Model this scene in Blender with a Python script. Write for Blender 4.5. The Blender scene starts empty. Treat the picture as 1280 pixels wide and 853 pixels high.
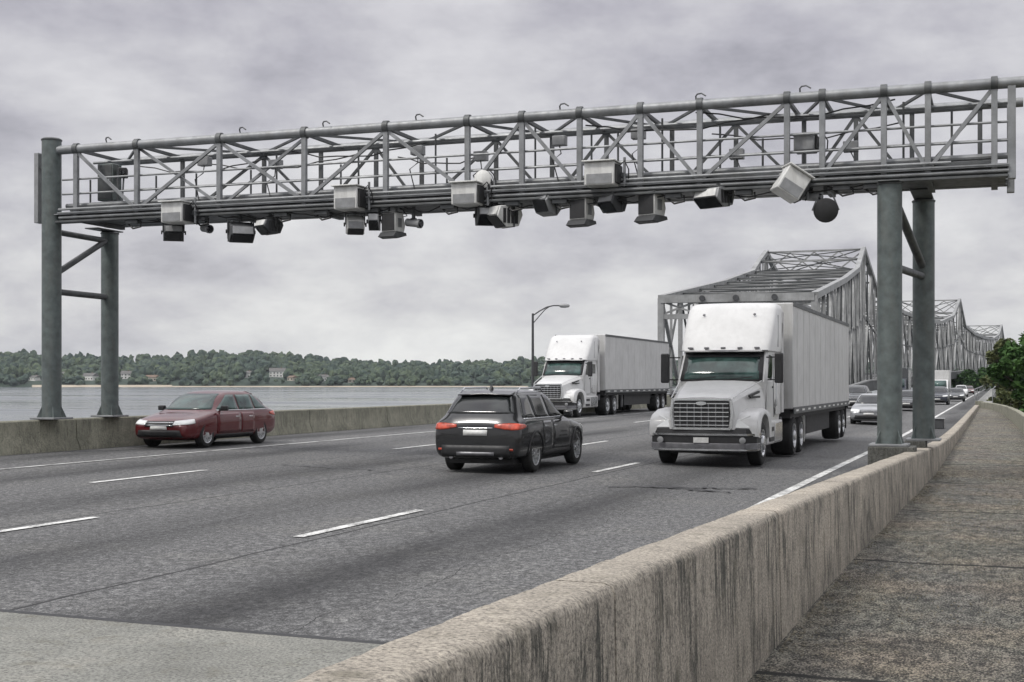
import bpy, bmesh, math, random
from mathutils import Vector, Matrix, noise
random.seed(7)
R = math.radians
sc = bpy.context.scene
COL = sc.collection
V = Vector

# ------------------------------------------------------------------ camera frame (metres, road runs along +Y)
EYE = 1.85
FPX = 1675.0
TH = R(19.86)
CT, ST = math.cos(TH), math.sin(TH)
def at(px, py, d):
    lat = (px - 640) / FPX * d
    return V((CT*lat - ST*d, ST*lat + CT*d, EYE + (478 - py) / FPX * d))
def at_y(px, py, Y):
    r = (px - 640) / FPX
    X = Y * (CT*r - ST) / (CT + ST*r)
    d = -ST*X + CT*Y
    return V((X, Y, EYE + (478 - py) / FPX * d))
def depth(x, y): return -ST*x + CT*y
def lerp(a, b, t): return a + (b - a) * t
def clamp(t, a=0., b=1.): return max(a, min(b, t))
def sstep(a, b, x):
    t = clamp((x - a) / (b - a)); return t*t*(3 - 2*t)
def interp(tab, x):
    if x <= tab[0][0]: return tab[0][1]
    for (x0, y0), (x1, y1) in zip(tab, tab[1:]):
        if x <= x1: return lerp(y0, y1, (x - x0) / (x1 - x0))
    return tab[-1][1]
def road_z(x, y):
    return 0.0115 * max(0, -x - 3.3) - 0.2 * sstep(15, 60, y) * clamp((x + 12) / 8)

# ------------------------------------------------------------------ mesh builder
class MB:
    def __init__(s): s.v = []; s.f = []
    def add(s, vs, fs):
        o = len(s.v); s.v += [tuple(p) for p in vs]; s.f += [tuple(i + o for i in f) for f in fs]; return s
    def box(s, x0, x1, y0, y1, z0, z1):
        return s.add([(x0,y0,z0),(x1,y0,z0),(x1,y1,z0),(x0,y1,z0),(x0,y0,z1),(x1,y0,z1),(x1,y1,z1),(x0,y1,z1)],
                     [(0,3,2,1),(4,5,6,7),(0,1,5,4),(1,2,6,5),(2,3,7,6),(3,0,4,7)])
    def bar(s, p0, p1, w, h, up=(0,0,1)):
        p0, p1 = V(p0), V(p1); d = (p1 - p0).normalized(); u = V(up)
        if abs(d.dot(u)) > .98: u = V((0,1,0))
        a = d.cross(u).normalized(); b = a.cross(d).normalized()
        q = []
        for p in (p0, p1):
            for sa, sb in ((-1,-1),(1,-1),(1,1),(-1,1)): q.append(p + a*sa*w/2 + b*sb*h/2)
        return s.add(q, [(0,3,2,1),(4,5,6,7),(0,1,5,4),(1,2,6,5),(2,3,7,6),(3,0,4,7)])
    def lathe(s, prof, p0, d, n=20):
        p0 = V(p0); d = V(d).normalized(); u = V((0,0,1)) if abs(d.z) < .9 else V((1,0,0))
        a = d.cross(u).normalized(); b = d.cross(a).normalized()
        vs = []; fs = []
        for r, t in prof:
            for i in range(n):
                g = 2*math.pi*i/n
                vs.append(p0 + d*t + (a*math.cos(g) + b*math.sin(g))*max(r, 1e-4))
        for k in range(len(prof)-1):
            for i in range(n):
                j = (i+1) % n
                fs.append((k*n+i, k*n+j, (k+1)*n+j, (k+1)*n+i))
        fs.append(tuple(range(n-1, -1, -1))); fs.append(tuple((len(prof)-1)*n + i for i in range(n)))
        return s.add(vs, fs)
    def cyl(s, p0, p1, r0, r1=None, n=12):
        p0, p1 = V(p0), V(p1); L = (p1-p0).length
        return s.lathe([(r0,0),(r0 if r1 is None else r1, L)], p0, p1-p0, n)
    def tube(s, pts, r, n=8):
        pts = [V(p) for p in pts]; rings = []
        for i, p in enumerate(pts):
            d = (pts[min(i+1,len(pts)-1)] - pts[max(i-1,0)]).normalized()
            u = V((0,0,1)) if abs(d.z) < .95 else V((1,0,0))
            a = d.cross(u).normalized(); b = d.cross(a).normalized()
            rings.append([p + (a*math.cos(2*math.pi*k/n) + b*math.sin(2*math.pi*k/n))*r for k in range(n)])
        return s.loft(rings)
    def prism(s, poly, axis, a0, a1):
        def mk(a, p):
            return {'x': (a, p[0], p[1]), 'y': (p[0], a, p[1]), 'z': (p[0], p[1], a)}[axis]
        return s.loft([[mk(a0, p) for p in poly], [mk(a1, p) for p in poly]])
    def loft(s, rings, caps=True):
        n = len(rings[0]); vs = [p for r in rings for p in r]; fs = []
        for k in range(len(rings)-1):
            for i in range(n):
                j = (i+1) % n; fs.append((k*n+i, k*n+j, (k+1)*n+j, (k+1)*n+i))
        if caps:
            fs.append(tuple(range(n-1,-1,-1))); fs.append(tuple((len(rings)-1)*n+i for i in range(n)))
        return s.add(vs, fs)
    def grid(s, fn, nu, nv):
        vs = [fn(i/nu, j/nv) for j in range(nv+1) for i in range(nu+1)]
        fs = [(j*(nu+1)+i, j*(nu+1)+i+1, (j+1)*(nu+1)+i+1, (j+1)*(nu+1)+i) for j in range(nv) for i in range(nu)]
        return s.add(vs, fs)
    def xf(s, M):
        s.v = [tuple(M @ V(p)) for p in s.v]; return s
    def build(s, name, m, parent=None, bevel=0, seg=2, smooth=35, subd=0, solid=0, recalc=True):
        me = bpy.data.meshes.new(name); me.from_pydata(s.v, [], s.f)
        if recalc:
            bm = bmesh.new(); bm.from_mesh(me); bmesh.ops.recalc_face_normals(bm, faces=bm.faces); bm.to_mesh(me); bm.free()
        me.materials.append(m)
        if smooth:
            for p in me.polygons: p.use_smooth = True
            if not subd: me.set_sharp_from_angle(angle=R(smooth))
        o = bpy.data.objects.new(name, me); COL.objects.link(o)
        if parent: o.parent = parent
        if solid:
            md = o.modifiers.new('solid', 'SOLIDIFY'); md.thickness = solid; md.offset = 0
        if subd:
            md = o.modifiers.new('sub', 'SUBSURF'); md.levels = md.render_levels = subd
        if bevel:
            md = o.modifiers.new('bevel', 'BEVEL'); md.width = bevel; md.segments = seg; md.limit_method = 'ANGLE'; md.angle_limit = R(30)
        return o
def tag(o, label, cat, group=None):
    o['label'] = label; o['category'] = cat
    if group: o['group'] = group
    return o
def kind(o, k): o['kind'] = k; return o
def thing(name, label, cat, loc=(0,0,0), rz=0, group=None):
    o = bpy.data.objects.new(name, None); COL.objects.link(o); o.location = loc; o.rotation_euler = (0,0,rz)
    o.empty_display_size = .3
    return tag(o, label, cat, group)
def copy_tree(o, parent=None):
    c = o.copy(); COL.objects.link(c); c.parent = parent
    for ch in list(o.children): copy_tree(ch, c)
    return c

# ------------------------------------------------------------------ materials
def newmat(name):
    m = bpy.data.materials.new(name); m.use_nodes = True
    nt = m.node_tree; return m, nt, nt.nodes['Principled BSDF']
def N(nt, t, **kw):
    n = nt.nodes.new(t)
    for k, v in kw.items(): setattr(n, k, v)
    return n
def ramp(nt, fac, stops):
    r = N(nt, 'ShaderNodeValToRGB'); e = r.color_ramp.elements
    while len(e) < len(stops): e.new(.5)
    for el, (p, c) in zip(e, stops):
        el.position = p; el.color = (*c, 1) if len(c) == 3 else c
    nt.links.new(fac, r.inputs[0]); return r.outputs[0]
def nz(nt, vec, scale, detail=4, rough=.55, dist=0):
    n = N(nt, 'ShaderNodeTexNoise'); n.inputs['Scale'].default_value = scale; n.inputs['Detail'].default_value = detail
    n.inputs['Roughness'].default_value = rough; n.inputs['Distortion'].default_value = dist
    nt.links.new(vec, n.inputs['Vector']); return n.outputs[0]
def mapping(nt, vec, sc_):
    mp = N(nt, 'ShaderNodeMapping'); mp.inputs['Scale'].default_value = sc_; nt.links.new(vec, mp.inputs[0]); return mp.outputs[0]
def mathn(nt, op, a, b=None, c=None):
    n = N(nt, 'ShaderNodeMath', operation=op)
    for i, x in enumerate((a, b, c)):
        if x is None: continue
        if isinstance(x, (int, float)): n.inputs[i].default_value = x
        else: nt.links.new(x, n.inputs[i])
    return n.outputs[0]
def mixc(nt, fac, a, b, mode='MIX'):
    n = N(nt, 'ShaderNodeMix', data_type='RGBA', blend_type=mode)
    for sock, x in ((n.inputs[0], fac), (n.inputs[6], a), (n.inputs[7], b)):
        if isinstance(x, (int, float)): sock.default_value = x
        elif isinstance(x, tuple): sock.default_value = (*x, 1) if len(x) == 3 else x
        else: nt.links.new(x, sock)
    return n.outputs[2]
def bumpn(nt, h, strength, dist=.02):
    b = N(nt, 'ShaderNodeBump'); b.inputs['Strength'].default_value = strength; b.inputs['Distance'].default_value = dist
    nt.links.new(h, b.inputs['Height']); return b.outputs[0]
def pm(name, c, rough=.5, metal=0, var=.18, scale=4, bump=0, bscale=60, coat=0, dirt=0, spec=None, emit=0):
    m, nt, b = newmat(name)
    tc = N(nt, 'ShaderNodeTexCoord').outputs['Object']
    n1 = nz(nt, tc, scale, 5, .6)
    if coat >= .6: var = min(var, .04)
    lo = tuple(x*(1-var) for x in c); hi = tuple(min(1, x*(1+var)) for x in c)
    col = ramp(nt, n1, [(.3, lo), (.7, hi)])
    if dirt:
        n2 = nz(nt, mapping(nt, tc, (1,1,.18)), 7, 7, .7)
        f = ramp(nt, n2, [(.45, (0,0,0)), (.75, (dirt,)*3)])
        col = mixc(nt, f, col, (.16,.15,.13))
    nt.links.new(col, b.inputs['Base Color'])
    rv = .02 if coat >= .5 else .08
    rr = ramp(nt, nz(nt, tc, scale*3, 4), [(.3, (max(.02, rough-rv),)*3), (.7, (min(1, rough+rv),)*3)])
    nt.links.new(rr, b.inputs['Roughness'])
    b.inputs['Metallic'].default_value = metal
    b.inputs['Coat Weight'].default_value = coat
    if spec is not None: b.inputs['Specular IOR Level'].default_value = spec
    if bump: nt.links.new(bumpn(nt, nz(nt, tc, bscale, 4), bump), b.inputs['Normal'])
    if emit:
        b.inputs['Emission Color'].default_value = (*c, 1); b.inputs['Emission Strength'].default_value = emit
    return m

def asphalt_mat():
    m, nt, b = newmat('road_asphalt')
    pos = N(nt, 'ShaderNodeNewGeometry').outputs['Position']
    sep = N(nt, 'ShaderNodeSeparateXYZ'); nt.links.new(pos, sep.inputs[0]); X = sep.outputs[0]
    big = nz(nt, mapping(nt, pos, (.5,.06,1)), 1.2, 5, .6)
    blotch = nz(nt, pos, .55, 6, .65)
    grain = nz(nt, mapping(nt, pos, (1,.8,1)), 52, 3, .85)
    grain2 = nz(nt, mapping(nt, pos, (1,.7,1)), 15, 4, .8)
    g = mathn(nt, 'MULTIPLY_ADD', grain2, .45, mathn(nt, 'MULTIPLY', grain, .55))
    col = ramp(nt, g, [(.38, (.018,.018,.019)), (.5, (.094,.094,.094)), (.62, (.30,.30,.295))])
    # oil and rubber worn along the lanes
    wob = mathn(nt, 'MULTIPLY_ADD', nz(nt, mapping(nt, pos, (1,.12,1)), .8, 3), 1.0, -.5)
    ph = mathn(nt, 'MULTIPLY', mathn(nt, 'ADD', mathn(nt, 'ADD', X, 11.05), wob), 2*math.pi/3.5)
    band = mathn(nt, 'MULTIPLY_ADD', mathn(nt, 'COSINE', ph), -.5, .5)
    bf = mathn(nt, 'MULTIPLY', mathn(nt, 'POWER', band, 2.2), ramp(nt, big, [(.33, (.25,)*3), (.58, (1,)*3)]))
    col = mixc(nt, bf, col, mixc(nt, 1, col, (.30,.30,.31), 'MULTIPLY'))
    col = mixc(nt, ramp(nt, blotch, [(.5, (0,0,0)), (.72, (.55,)*3)]), col, mixc(nt, 1, col, (1.35,1.33,1.24), 'MULTIPLY'))
    # tar seams beside the lane lines
    w2 = mathn(nt, 'MULTIPLY_ADD', nz(nt, mapping(nt, pos, (0,1,0)), .5, 6, .6), .5, -.25)
    for x0, wd, amp in ((-7.34, .022, .35), (-11.28, .02, .3), (-14.2, .014, .4), (-4.9, .006, 1.6), (-9.3, .006, 2.2)):
        dd = mathn(nt, 'ABSOLUTE', mathn(nt, 'SUBTRACT', mathn(nt, 'ADD', X, mathn(nt, 'MULTIPLY', w2, amp)), x0))
        f = mathn(nt, 'MULTIPLY', mathn(nt, 'LESS_THAN', dd, wd), .88)
        col = mixc(nt, f, col, (.012,.012,.013))
    nt.links.new(col, b.inputs['Base Color']); b.inputs['Roughness'].default_value = .85
    nt.links.new(bumpn(nt, g, .9, .03), b.inputs['Normal'])
    return m
def concrete_mat(name, base, tint, along='Y', streak=.8, gscale=1.0):
    m, nt, b = newmat(name)
    pos = N(nt, 'ShaderNodeNewGeometry'); P = pos.outputs['Position']
    sepn = N(nt, 'ShaderNodeSeparateXYZ'); nt.links.new(pos.outputs['Normal'], sepn.inputs[0])
    n1 = nz(nt, P, 1.4*gscale, 6, .65)
    col = ramp(nt, n1, [(.3, tuple(x*.72 for x in base)), (.52, base), (.75, tint)])
    # rain streaks: fine along the wall, long in height
    st = nz(nt, mapping(nt, P, (11,11,1.1)), 1.5*gscale, 7, .78, .5)
    st2 = nz(nt, mapping(nt, P, (1.2,1.2,.9)), 1.5*gscale, 6, .7)
    f = mathn(nt, 'MULTIPLY', ramp(nt, st, [(.45, (0,0,0)), (.55, (1,1,1))]), ramp(nt, st2, [(.44, (.14,.14,.14)), (.57, (streak,)*3)]))
    st3 = nz(nt, mapping(nt, P, (2.2,2.2,1.3)), 1.7*gscale, 7, .75, .3)
    f = mathn(nt, 'MAXIMUM', f, mathn(nt, 'MULTIPLY', ramp(nt, st3, [(.54, (0,0,0)), (.64, (.62,)*3)]), ramp(nt, nz(nt, P, 14*gscale, 5, .8), [(.42, (.1,.1,.1)), (.58, (1,1,1))])))
    side = mathn(nt, 'SUBTRACT', 1.0, mathn(nt, 'ABSOLUTE', sepn.outputs[2]))
    f = mathn(nt, 'MULTIPLY', f, mathn(nt, 'MINIMUM', mathn(nt, 'MULTIPLY', side, 1.6), 1.0))
    col = mixc(nt, f, col, (.05,.05,.042))
    gr = nz(nt, P, 55*gscale, 4, .75)
    col = mixc(nt, .75, col, ramp(nt, gr, [(.36, (.18,.18,.18)), (.5, (1,1,1)), (.66, (1.6,1.6,1.55))]), 'MULTIPLY')
    moss = nz(nt, P, 4.5*gscale, 6, .7)
    col = mixc(nt, ramp(nt, moss, [(.55, (0,0,0)), (.7, (.55,)*3)]), col, (.115,.105,.075))
    nt.links.new(col, b.inputs['Base Color']); b.inputs['Roughness'].default_value = .9
    nt.links.new(bumpn(nt, mathn(nt, 'ADD', gr, mathn(nt, 'MULTIPLY', n1, 2)), .6, .02), b.inputs['Normal'])
    return m
def walk_mat():
    m, nt, b = newmat('mossy_walkway')
    P = N(nt, 'ShaderNodeNewGeometry').outputs['Position']
    g1 = nz(nt, mapping(nt, P, (1,.45,.2)), 62, 4, .85); g2 = nz(nt, mapping(nt, P, (1,.5,.2)), 9, 5, .75)
    g = mathn(nt, 'MULTIPLY_ADD', g1, .7, mathn(nt, 'MULTIPLY', g2, .3))
    col = ramp(nt, g, [(.40, (.008,.008,.008)), (.49, (.075,.073,.066)), (.57, (.36,.345,.30))])
    big = nz(nt, P, .7, 5, .6)
    col = mixc(nt, ramp(nt, big, [(.42, (0,0,0)), (.62, (.8,)*3)]), col, mixc(nt, 1, col, (1.25,1.10,1.0), 'MULTIPLY'))
    patch = nz(nt, P, 1.3, 6, .7)
    col = mixc(nt, ramp(nt, patch, [(.52, (0,0,0)), (.66, (.75,)*3)]), col, mixc(nt, 1, col, (.28,.30,.31), 'MULTIPLY'))
    sep = N(nt, 'ShaderNodeSeparateXYZ'); nt.links.new(P, sep.inputs[0])
    mo_ = nz(nt, mapping(nt, P, (1,.4,1)), .55, 5, .65)
    col = mixc(nt, ramp(nt, mo_, [(.40, (0,0,0)), (.60, (.85,)*3)]), col, mixc(nt, 1, col, (1.12,1.13,1.02), 'MULTIPLY'))
    yy = mathn(nt, 'ADD', sep.outputs[1], mathn(nt, 'MULTIPLY', nz(nt, P, 1.5, 4), .25))
    fr = mathn(nt, 'ABSOLUTE', mathn(nt, 'SUBTRACT', mathn(nt, 'FRACT', mathn(nt, 'DIVIDE', yy, 6.1)), .5))
    col = mixc(nt, mathn(nt, 'MULTIPLY', mathn(nt, 'LESS_THAN', fr, .008), .95), col, (.01,.01,.01))
    nt.links.new(col, b.inputs['Base Color']); b.inputs['Roughness'].default_value = .92
    nt.links.new(bumpn(nt, g, 1.0, .06), b.inputs['Normal'])
    return m
def water_mat():
    m, nt, b = newmat('river_water')
    P = N(nt, 'ShaderNodeNewGeometry').outputs['Position']
    b.inputs['Base Color'].default_value = (.05,.065,.075,1); b.inputs['Roughness'].default_value = .12
    w = nz(nt, mapping(nt, P, (1,.6,1)), .35, 5, .6); w2 = nz(nt, P, .03, 3)
    h = mathn(nt, 'MULTIPLY_ADD', w2, 3, w)
    nt.links.new(bumpn(nt, h, .35, .35), b.inputs['Normal'])
    rr = ramp(nt, nz(nt, mapping(nt, P, (.4,1,1)), .02, 4), [(.4, (.06,)*3), (.65, (.3,)*3)])
    nt.links.new(rr, b.inputs['Roughness'])
    return m
def paint_line_mat():
    m, nt, b = newmat('worn_line_paint')
    P = N(nt, 'ShaderNodeNewGeometry').outputs['Position']
    g = nz(nt, P, 22, 5, .75); g2 = nz(nt, P, 2.2, 4)
    col = ramp(nt, mathn(nt, 'MULTIPLY_ADD', g2, .4, mathn(nt, 'MULTIPLY', g, .6)), [(.40, (.13,.13,.125)), (.52, (.66,.66,.64))])
    nt.links.new(col, b.inputs['Base Color']); b.inputs['Roughness'].default_value = .7
    return m
def foliage_mat(name, dark, light, scale):
    m, nt, b = newmat(name)
    P = N(nt, 'ShaderNodeNewGeometry').outputs['Position']
    col = ramp(nt, nz(nt, P, scale, 5, .7), [(.32, dark), (.68, light)])
    if 'forest' in name: col = mixc(nt, ramp(nt, nz(nt, P, .022, 5, .7), [(.42, (0,0,0)), (.62, (.8,)*3)]), col, mixc(nt, 1, col, (2.1,1.75,1.15), 'MULTIPLY'))
    nt.links.new(col, b.inputs['Base Color']); b.inputs['Roughness'].default_value = .75
    b.inputs['Specular IOR Level'].default_value = .25
    return m
def glass_mat(name, c=(.03,.04,.04)):
    m, nt, b = newmat(name)
    tc = N(nt, 'ShaderNodeTexCoord').outputs['Object']
    col = ramp(nt, nz(nt, tc, 2.2, 4), [(.35, tuple(x*.5 for x in c)), (.7, tuple(x*1.7 for x in c))])
    nt.links.new(col, b.inputs['Base Color']); b.inputs['Roughness'].default_value = .10
    b.inputs['Specular IOR Level'].default_value = .65
    return m
M = dict(
    asphalt=asphalt_mat(), line=paint_line_mat(), walk=walk_mat(), water=water_mat(),
    barrier=concrete_mat('stained_concrete', (.35,.315,.265), (.46,.405,.335), streak=.95),
    barrier2=concrete_mat('mossy_concrete', (.26,.255,.20), (.34,.33,.26), streak=.5),
    pier=concrete_mat('pier_concrete', (.28,.28,.27), (.36,.36,.34), gscale=.3),
    slab=concrete_mat('pale_worn_concrete', (.21,.21,.19), (.26,.25,.22), streak=.1, gscale=.8),
    pier_dark=concrete_mat('dark_grey_concrete', (.10,.10,.092), (.15,.148,.135)),  # plain dark grey tone for the plinths under the gantry legs
    galv=pm('galvanised_steel', (.235,.243,.25), .5, .35, .28, 3, .15, 40, dirt=.35),
    galv_dark=pm('weathered_grey_steel', (.085,.09,.093), .55, .3, .35, 3, .15, 40, dirt=.3),
    pole=pm('pole_grey_steel', (.105,.125,.122), .5, .2, .3, 5, .2, 55, dirt=.35),
    box_white=pm('white_housing', (.62,.62,.60), .45, 0, .15, 5, dirt=.35),
    box_grey=pm('grey_housing', (.26,.265,.27), .45, .1, .2, 5, dirt=.3),
    box_dark=pm('dark_housing', (.055,.057,.06), .5, .1, .25, 5),
    lens=glass_mat('lens_glass', (.012,.013,.015)),
    black=pm('black_plastic', (.02,.02,.021), .55, 0, .3, 6),
    rubber=pm('tyre_rubber', (.016,.016,.016), .85, 0, .3, 12, .2, 90),
    chrome=pm('chrome', (.62,.63,.64), .16, 1, .08, 3),
    alloy=pm('alloy_rim', (.52,.53,.54), .3, .8, .1, 4),
    steel=pm('dull_steel', (.20,.20,.21), .5, .6, .3, 4),
    white=pm('white_truck_paint', (.60,.60,.592), .38, 0, .08, 1.3, coat=.2, dirt=.14),
    trailer=pm('white_trailer_panel', (.52,.52,.512), .48, 0, .10, .8, dirt=.34),
    under=pm('chassis_black', (.025,.025,.026), .7, 0, .35, 5),
    glass=glass_mat('vehicle_glass', (.04,.075,.068)),
    glass_dark=glass_mat('tinted_glass', (.010,.012,.012)),
    suv=pm('charcoal_car_paint', (.016,.0165,.018), .22, .2, .15, 3, coat=.6),
    red=pm('dark_red_car_paint', (.10,.008,.011), .25, .15, .15, 3, coat=.6),
    silver=pm('silver_car_paint', (.34,.35,.36), .3, .5, .1, 3, coat=.5),
    carwhite=pm('white_car_paint', (.72,.72,.72), .3, 0, .06, 3, coat=.5),
    grey=pm('grey_car_paint', (.07,.075,.08), .3, .4, .1, 3, coat=.5),
    navy=pm('dark_blue_car_paint', (.018,.022,.035), .3, .2, .1, 3, coat=.5),
    tail=pm('tail_lens_red', (.42,.055,.025), .2, 0, .6, 9, coat=.5, emit=.04),
    head=pm('headlamp_lens', (.66,.67,.66), .1, 0, .35, 14, coat=.6, emit=.08),
    amber=pm('amber_lens', (.7,.25,.03), .25, 0, .1, 9),
    plate=pm('licence_plate', (.62,.62,.60), .5, 0, .12, 14),
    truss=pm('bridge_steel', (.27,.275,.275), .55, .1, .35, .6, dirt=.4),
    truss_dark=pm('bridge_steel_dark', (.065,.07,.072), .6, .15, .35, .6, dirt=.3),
    grit=pm('grit_and_litter', (.17,.155,.12), .9, 0, .8, 9),
    tar=pm('tar_seal', (.016,.016,.017), .55, 0, .3, 8),
    soil=pm('bank_soil', (.085,.085,.05), .95, 0, .4, .4, .4, 3),
    sand=pm('beach_sand', (.36,.31,.24), .95, 0, .2, .05),
    hill=foliage_mat('hill_ground', (.015,.028,.02), (.035,.055,.035), .03),
    forest=foliage_mat('forest_leaves', (.007,.018,.019), (.055,.083,.058), .11),
    leaf=foliage_mat('tree_leaves', (.012,.04,.012), (.07,.14,.035), 1.4),
    leaf2=foliage_mat('scrub_leaves', (.03,.045,.018), (.12,.13,.05), 2.0),
    bark=pm('tree_bark', (.06,.05,.04), .9, 0, .35, 4, .5, 20),
    housew=pm('house_siding', (.66,.65,.62), .8, 0, .06, .3),
    houseb=pm('house_tan_siding', (.42,.38,.32), .8, 0, .06, .3),
    roofg=pm('roof_grey_shingle', (.12,.115,.11), .9, 0, .2, .5),
    roofb=pm('roof_brown_shingle', (.16,.11,.08), .9, 0, .2, .5),
)

# ------------------------------------------------------------------ world, sun, camera
SUN_EL, SUN_AZ = 52., 215.      # sun high behind the camera's left shoulder, mostly hidden by cloud
w = bpy.data.worlds.new('World'); sc.world = w; w.use_nodes = True
nt = w.node_tree; nt.nodes.clear()
out = N(nt, 'ShaderNodeOutputWorld'); bg = N(nt, 'ShaderNodeBackground')
sky = N(nt, 'ShaderNodeTexSky', sky_type='NISHITA'); sky.sun_disc = False
sky.sun_elevation = R(SUN_EL); sky.sun_rotation = R(SUN_AZ); sky.air_density = 1.2; sky.dust_density = 3
tc = N(nt, 'ShaderNodeTexCoord').outputs['Generated']
sep = N(nt, 'ShaderNodeSeparateXYZ'); nt.links.new(tc, sep.inputs[0])
el = mathn(nt, 'MAXIMUM', sep.outputs[2], 0.0)
den = mathn(nt, 'ADD', el, .30)
cmb = N(nt, 'ShaderNodeCombineXYZ')
nt.links.new(mathn(nt, 'DIVIDE', sep.outputs[0], den), cmb.inputs[0]); nt.links.new(mathn(nt, 'DIVIDE', sep.outputs[1], den), cmb.inputs[1])
c1 = nz(nt, cmb.outputs[0], 1.3, 9, .58, .12)
c2 = nz(nt, mapping(nt, tc, (7,7,15)), 1.0, 8, .6, .1)
cl = mathn(nt, 'MULTIPLY_ADD', c2, .5, mathn(nt, 'MULTIPLY', c1, .5))
cloud = ramp(nt, cl, [(.37, (2.85,2.82,3.1)), (.45, (4.1,4.07,4.32)), (.52, (5.1,5.1,5.18)), (.62, (6.3,6.32,6.25))])
# an overcast dome is two to three times brighter overhead than at the horizon
elr = ramp(nt, el, [(0.0, (1.30,1.295,1.27)), (.12, (1.08,1.075,1.10)), (.27, (.96,.945,1.0)), (.50, (1.75,1.75,1.78)), (.72, (2.5,2.5,2.54)), (1.0, (3.1,3.1,3.15))])
cloud = mixc(nt, 1, cloud, elr, 'MULTIPLY')
hsv = N(nt, 'ShaderNodeHueSaturation'); hsv.inputs['Saturation'].default_value = .35; nt.links.new(sky.outputs[0], hsv.inputs['Color'])
nt.links.new(mixc(nt, .88, hsv.outputs[0], cloud), bg.inputs['Color'])
bg.inputs['Strength'].default_value = .124
nt.links.new(bg.outputs[0], out.inputs[0])
sl = bpy.data.lights.new('sun', 'SUN'); sl.energy = 1.9; sl.angle = R(10); sl.color = (1,.965,.91)
so = bpy.data.objects.new('sun', sl); COL.objects.link(so)
az = R(SUN_AZ); sd = V((math.sin(az)*math.cos(R(SUN_EL)), math.cos(az)*math.cos(R(SUN_EL)), math.sin(R(SUN_EL))))
so.rotation_euler = (-sd).to_track_quat('-Z', 'Y').to_euler(); so.location = (0,0,60)
cam = bpy.data.cameras.new('camera'); co = bpy.data.objects.new('camera', cam); COL.objects.link(co)
co.location = (0,0,EYE); co.rotation_euler = (R(90), 0, TH)
cam.sensor_fit = 'HORIZONTAL'; cam.sensor_width = 36; cam.lens = FPX/1280*36; cam.shift_y = (478-426.5)/1280
cam.clip_start = .1; cam.clip_end = 20000
sc.camera = co
sc.view_settings.view_transform = 'Standard'; sc.view_settings.look = 'None'; sc.view_settings.gamma = 1
sc.view_settings.exposure = 0.0
sc.cycles.use_denoising = True
try: sc.cycles.denoiser = 'OPENIMAGEDENOISE'
except Exception: pass
sc.cycles.max_bounces = 6

# ------------------------------------------------------------------ setting: water, road, walkway, bank
kind(MB().grid(lambda u, v: (lerp(-2600, 2600, u), lerp(-700, 2700, v), -3.0), 4, 4).build('water', M['water']), 'structure')
TOPC = [(-20,1.12),(0,1.08),(4,1.03),(7.5,.945),(11,.855),(16,.75),(21,.66),(26,.56),(30,.47),(35,.37),(41,.28),(50,.215),(70,.17),(118,.12)]
def topz(y): return sum(interp(TOPC, y+k) for k in (-3,-1.5,0,1.5,3))/5
def drift(y): return .33*sstep(9, 34, y)
RL, RR = -21.6, -1.7
def left_edge(y): return RL - 10.2*sstep(92, 133, y)
def split_x(y): return lerp(-14, -13.6, clamp((y-100)/200))
m = MB()
ys = [-40, -10, 0, 5, 10, 15, 20, 25, 30, 35, 40, 50, 60, 70, 80, 90, 98, 106, 114, 122, 133]
m.grid(lambda u, v: (lambda y: (lambda x: (x, y, road_z(x, y)))(lerp(left_edge(y), RR, u)))(interp([(i/(len(ys)-1), yy) for i, yy in enumerate(ys)], v)), 14, len(ys)-1)
kind(m.build('road', M['asphalt']), 'structure')
m = MB(); m.grid(lambda u, v: (lambda y, x: (x, y, road_z(x, y)))(lerp(133, 340, v), lerp(-16.2, RR, u)), 8, 16)
kind(m.build('side_road', M['asphalt']), 'structure')
# causeway body under the roads
m = MB(); m.loft([[(left_edge(y)-.3-dx, y, z) for dx, z in ((0, -.35), (1.0, -4))] + [(RR+.0+dx, y, z) for dx, z in ((0, -4), (0, -.35))] for y in (-40, 40, 92, 104, 114, 124, 133)])
kind(m.build('causeway', M['pier']), 'structure')
m = MB(); m.box(-16.6, RR, 133.5, 342, -4, -.36)
kind(m.build('causeway', M['pier']), 'structure')
WZ = -.1
m = MB(); m.grid(lambda u, v: (lerp(RR-.05, 1.95, u), lerp(-12, 118, v), WZ + .015*noise.noise(V((u*5, v*60, 0)))), 12, 160)
kind(m.build('walkway', M['walk']), 'structure')
# grassy bank right of the parapet
def bank_z(x, y):
    z = lerp(-.3, -3.6, sstep(2, 34, x - .02*max(0, y-60))) + .35*noise.noise(V((x*.2, y*.2, 3)))
    return z
m = MB(); m.grid(lambda u, v: (lambda x, y: (x, y, bank_z(x, y)))(lerp(-1.62, 42, u**1.4), lerp(-30, 420, v)), 26, 120)
for i, p in enumerate(m.v):
    if p[0] < 1.6: m.v[i] = (p[0], p[1], min(p[2], -.42))
kind(m.build('bank', M['soil']), 'structure')

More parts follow.
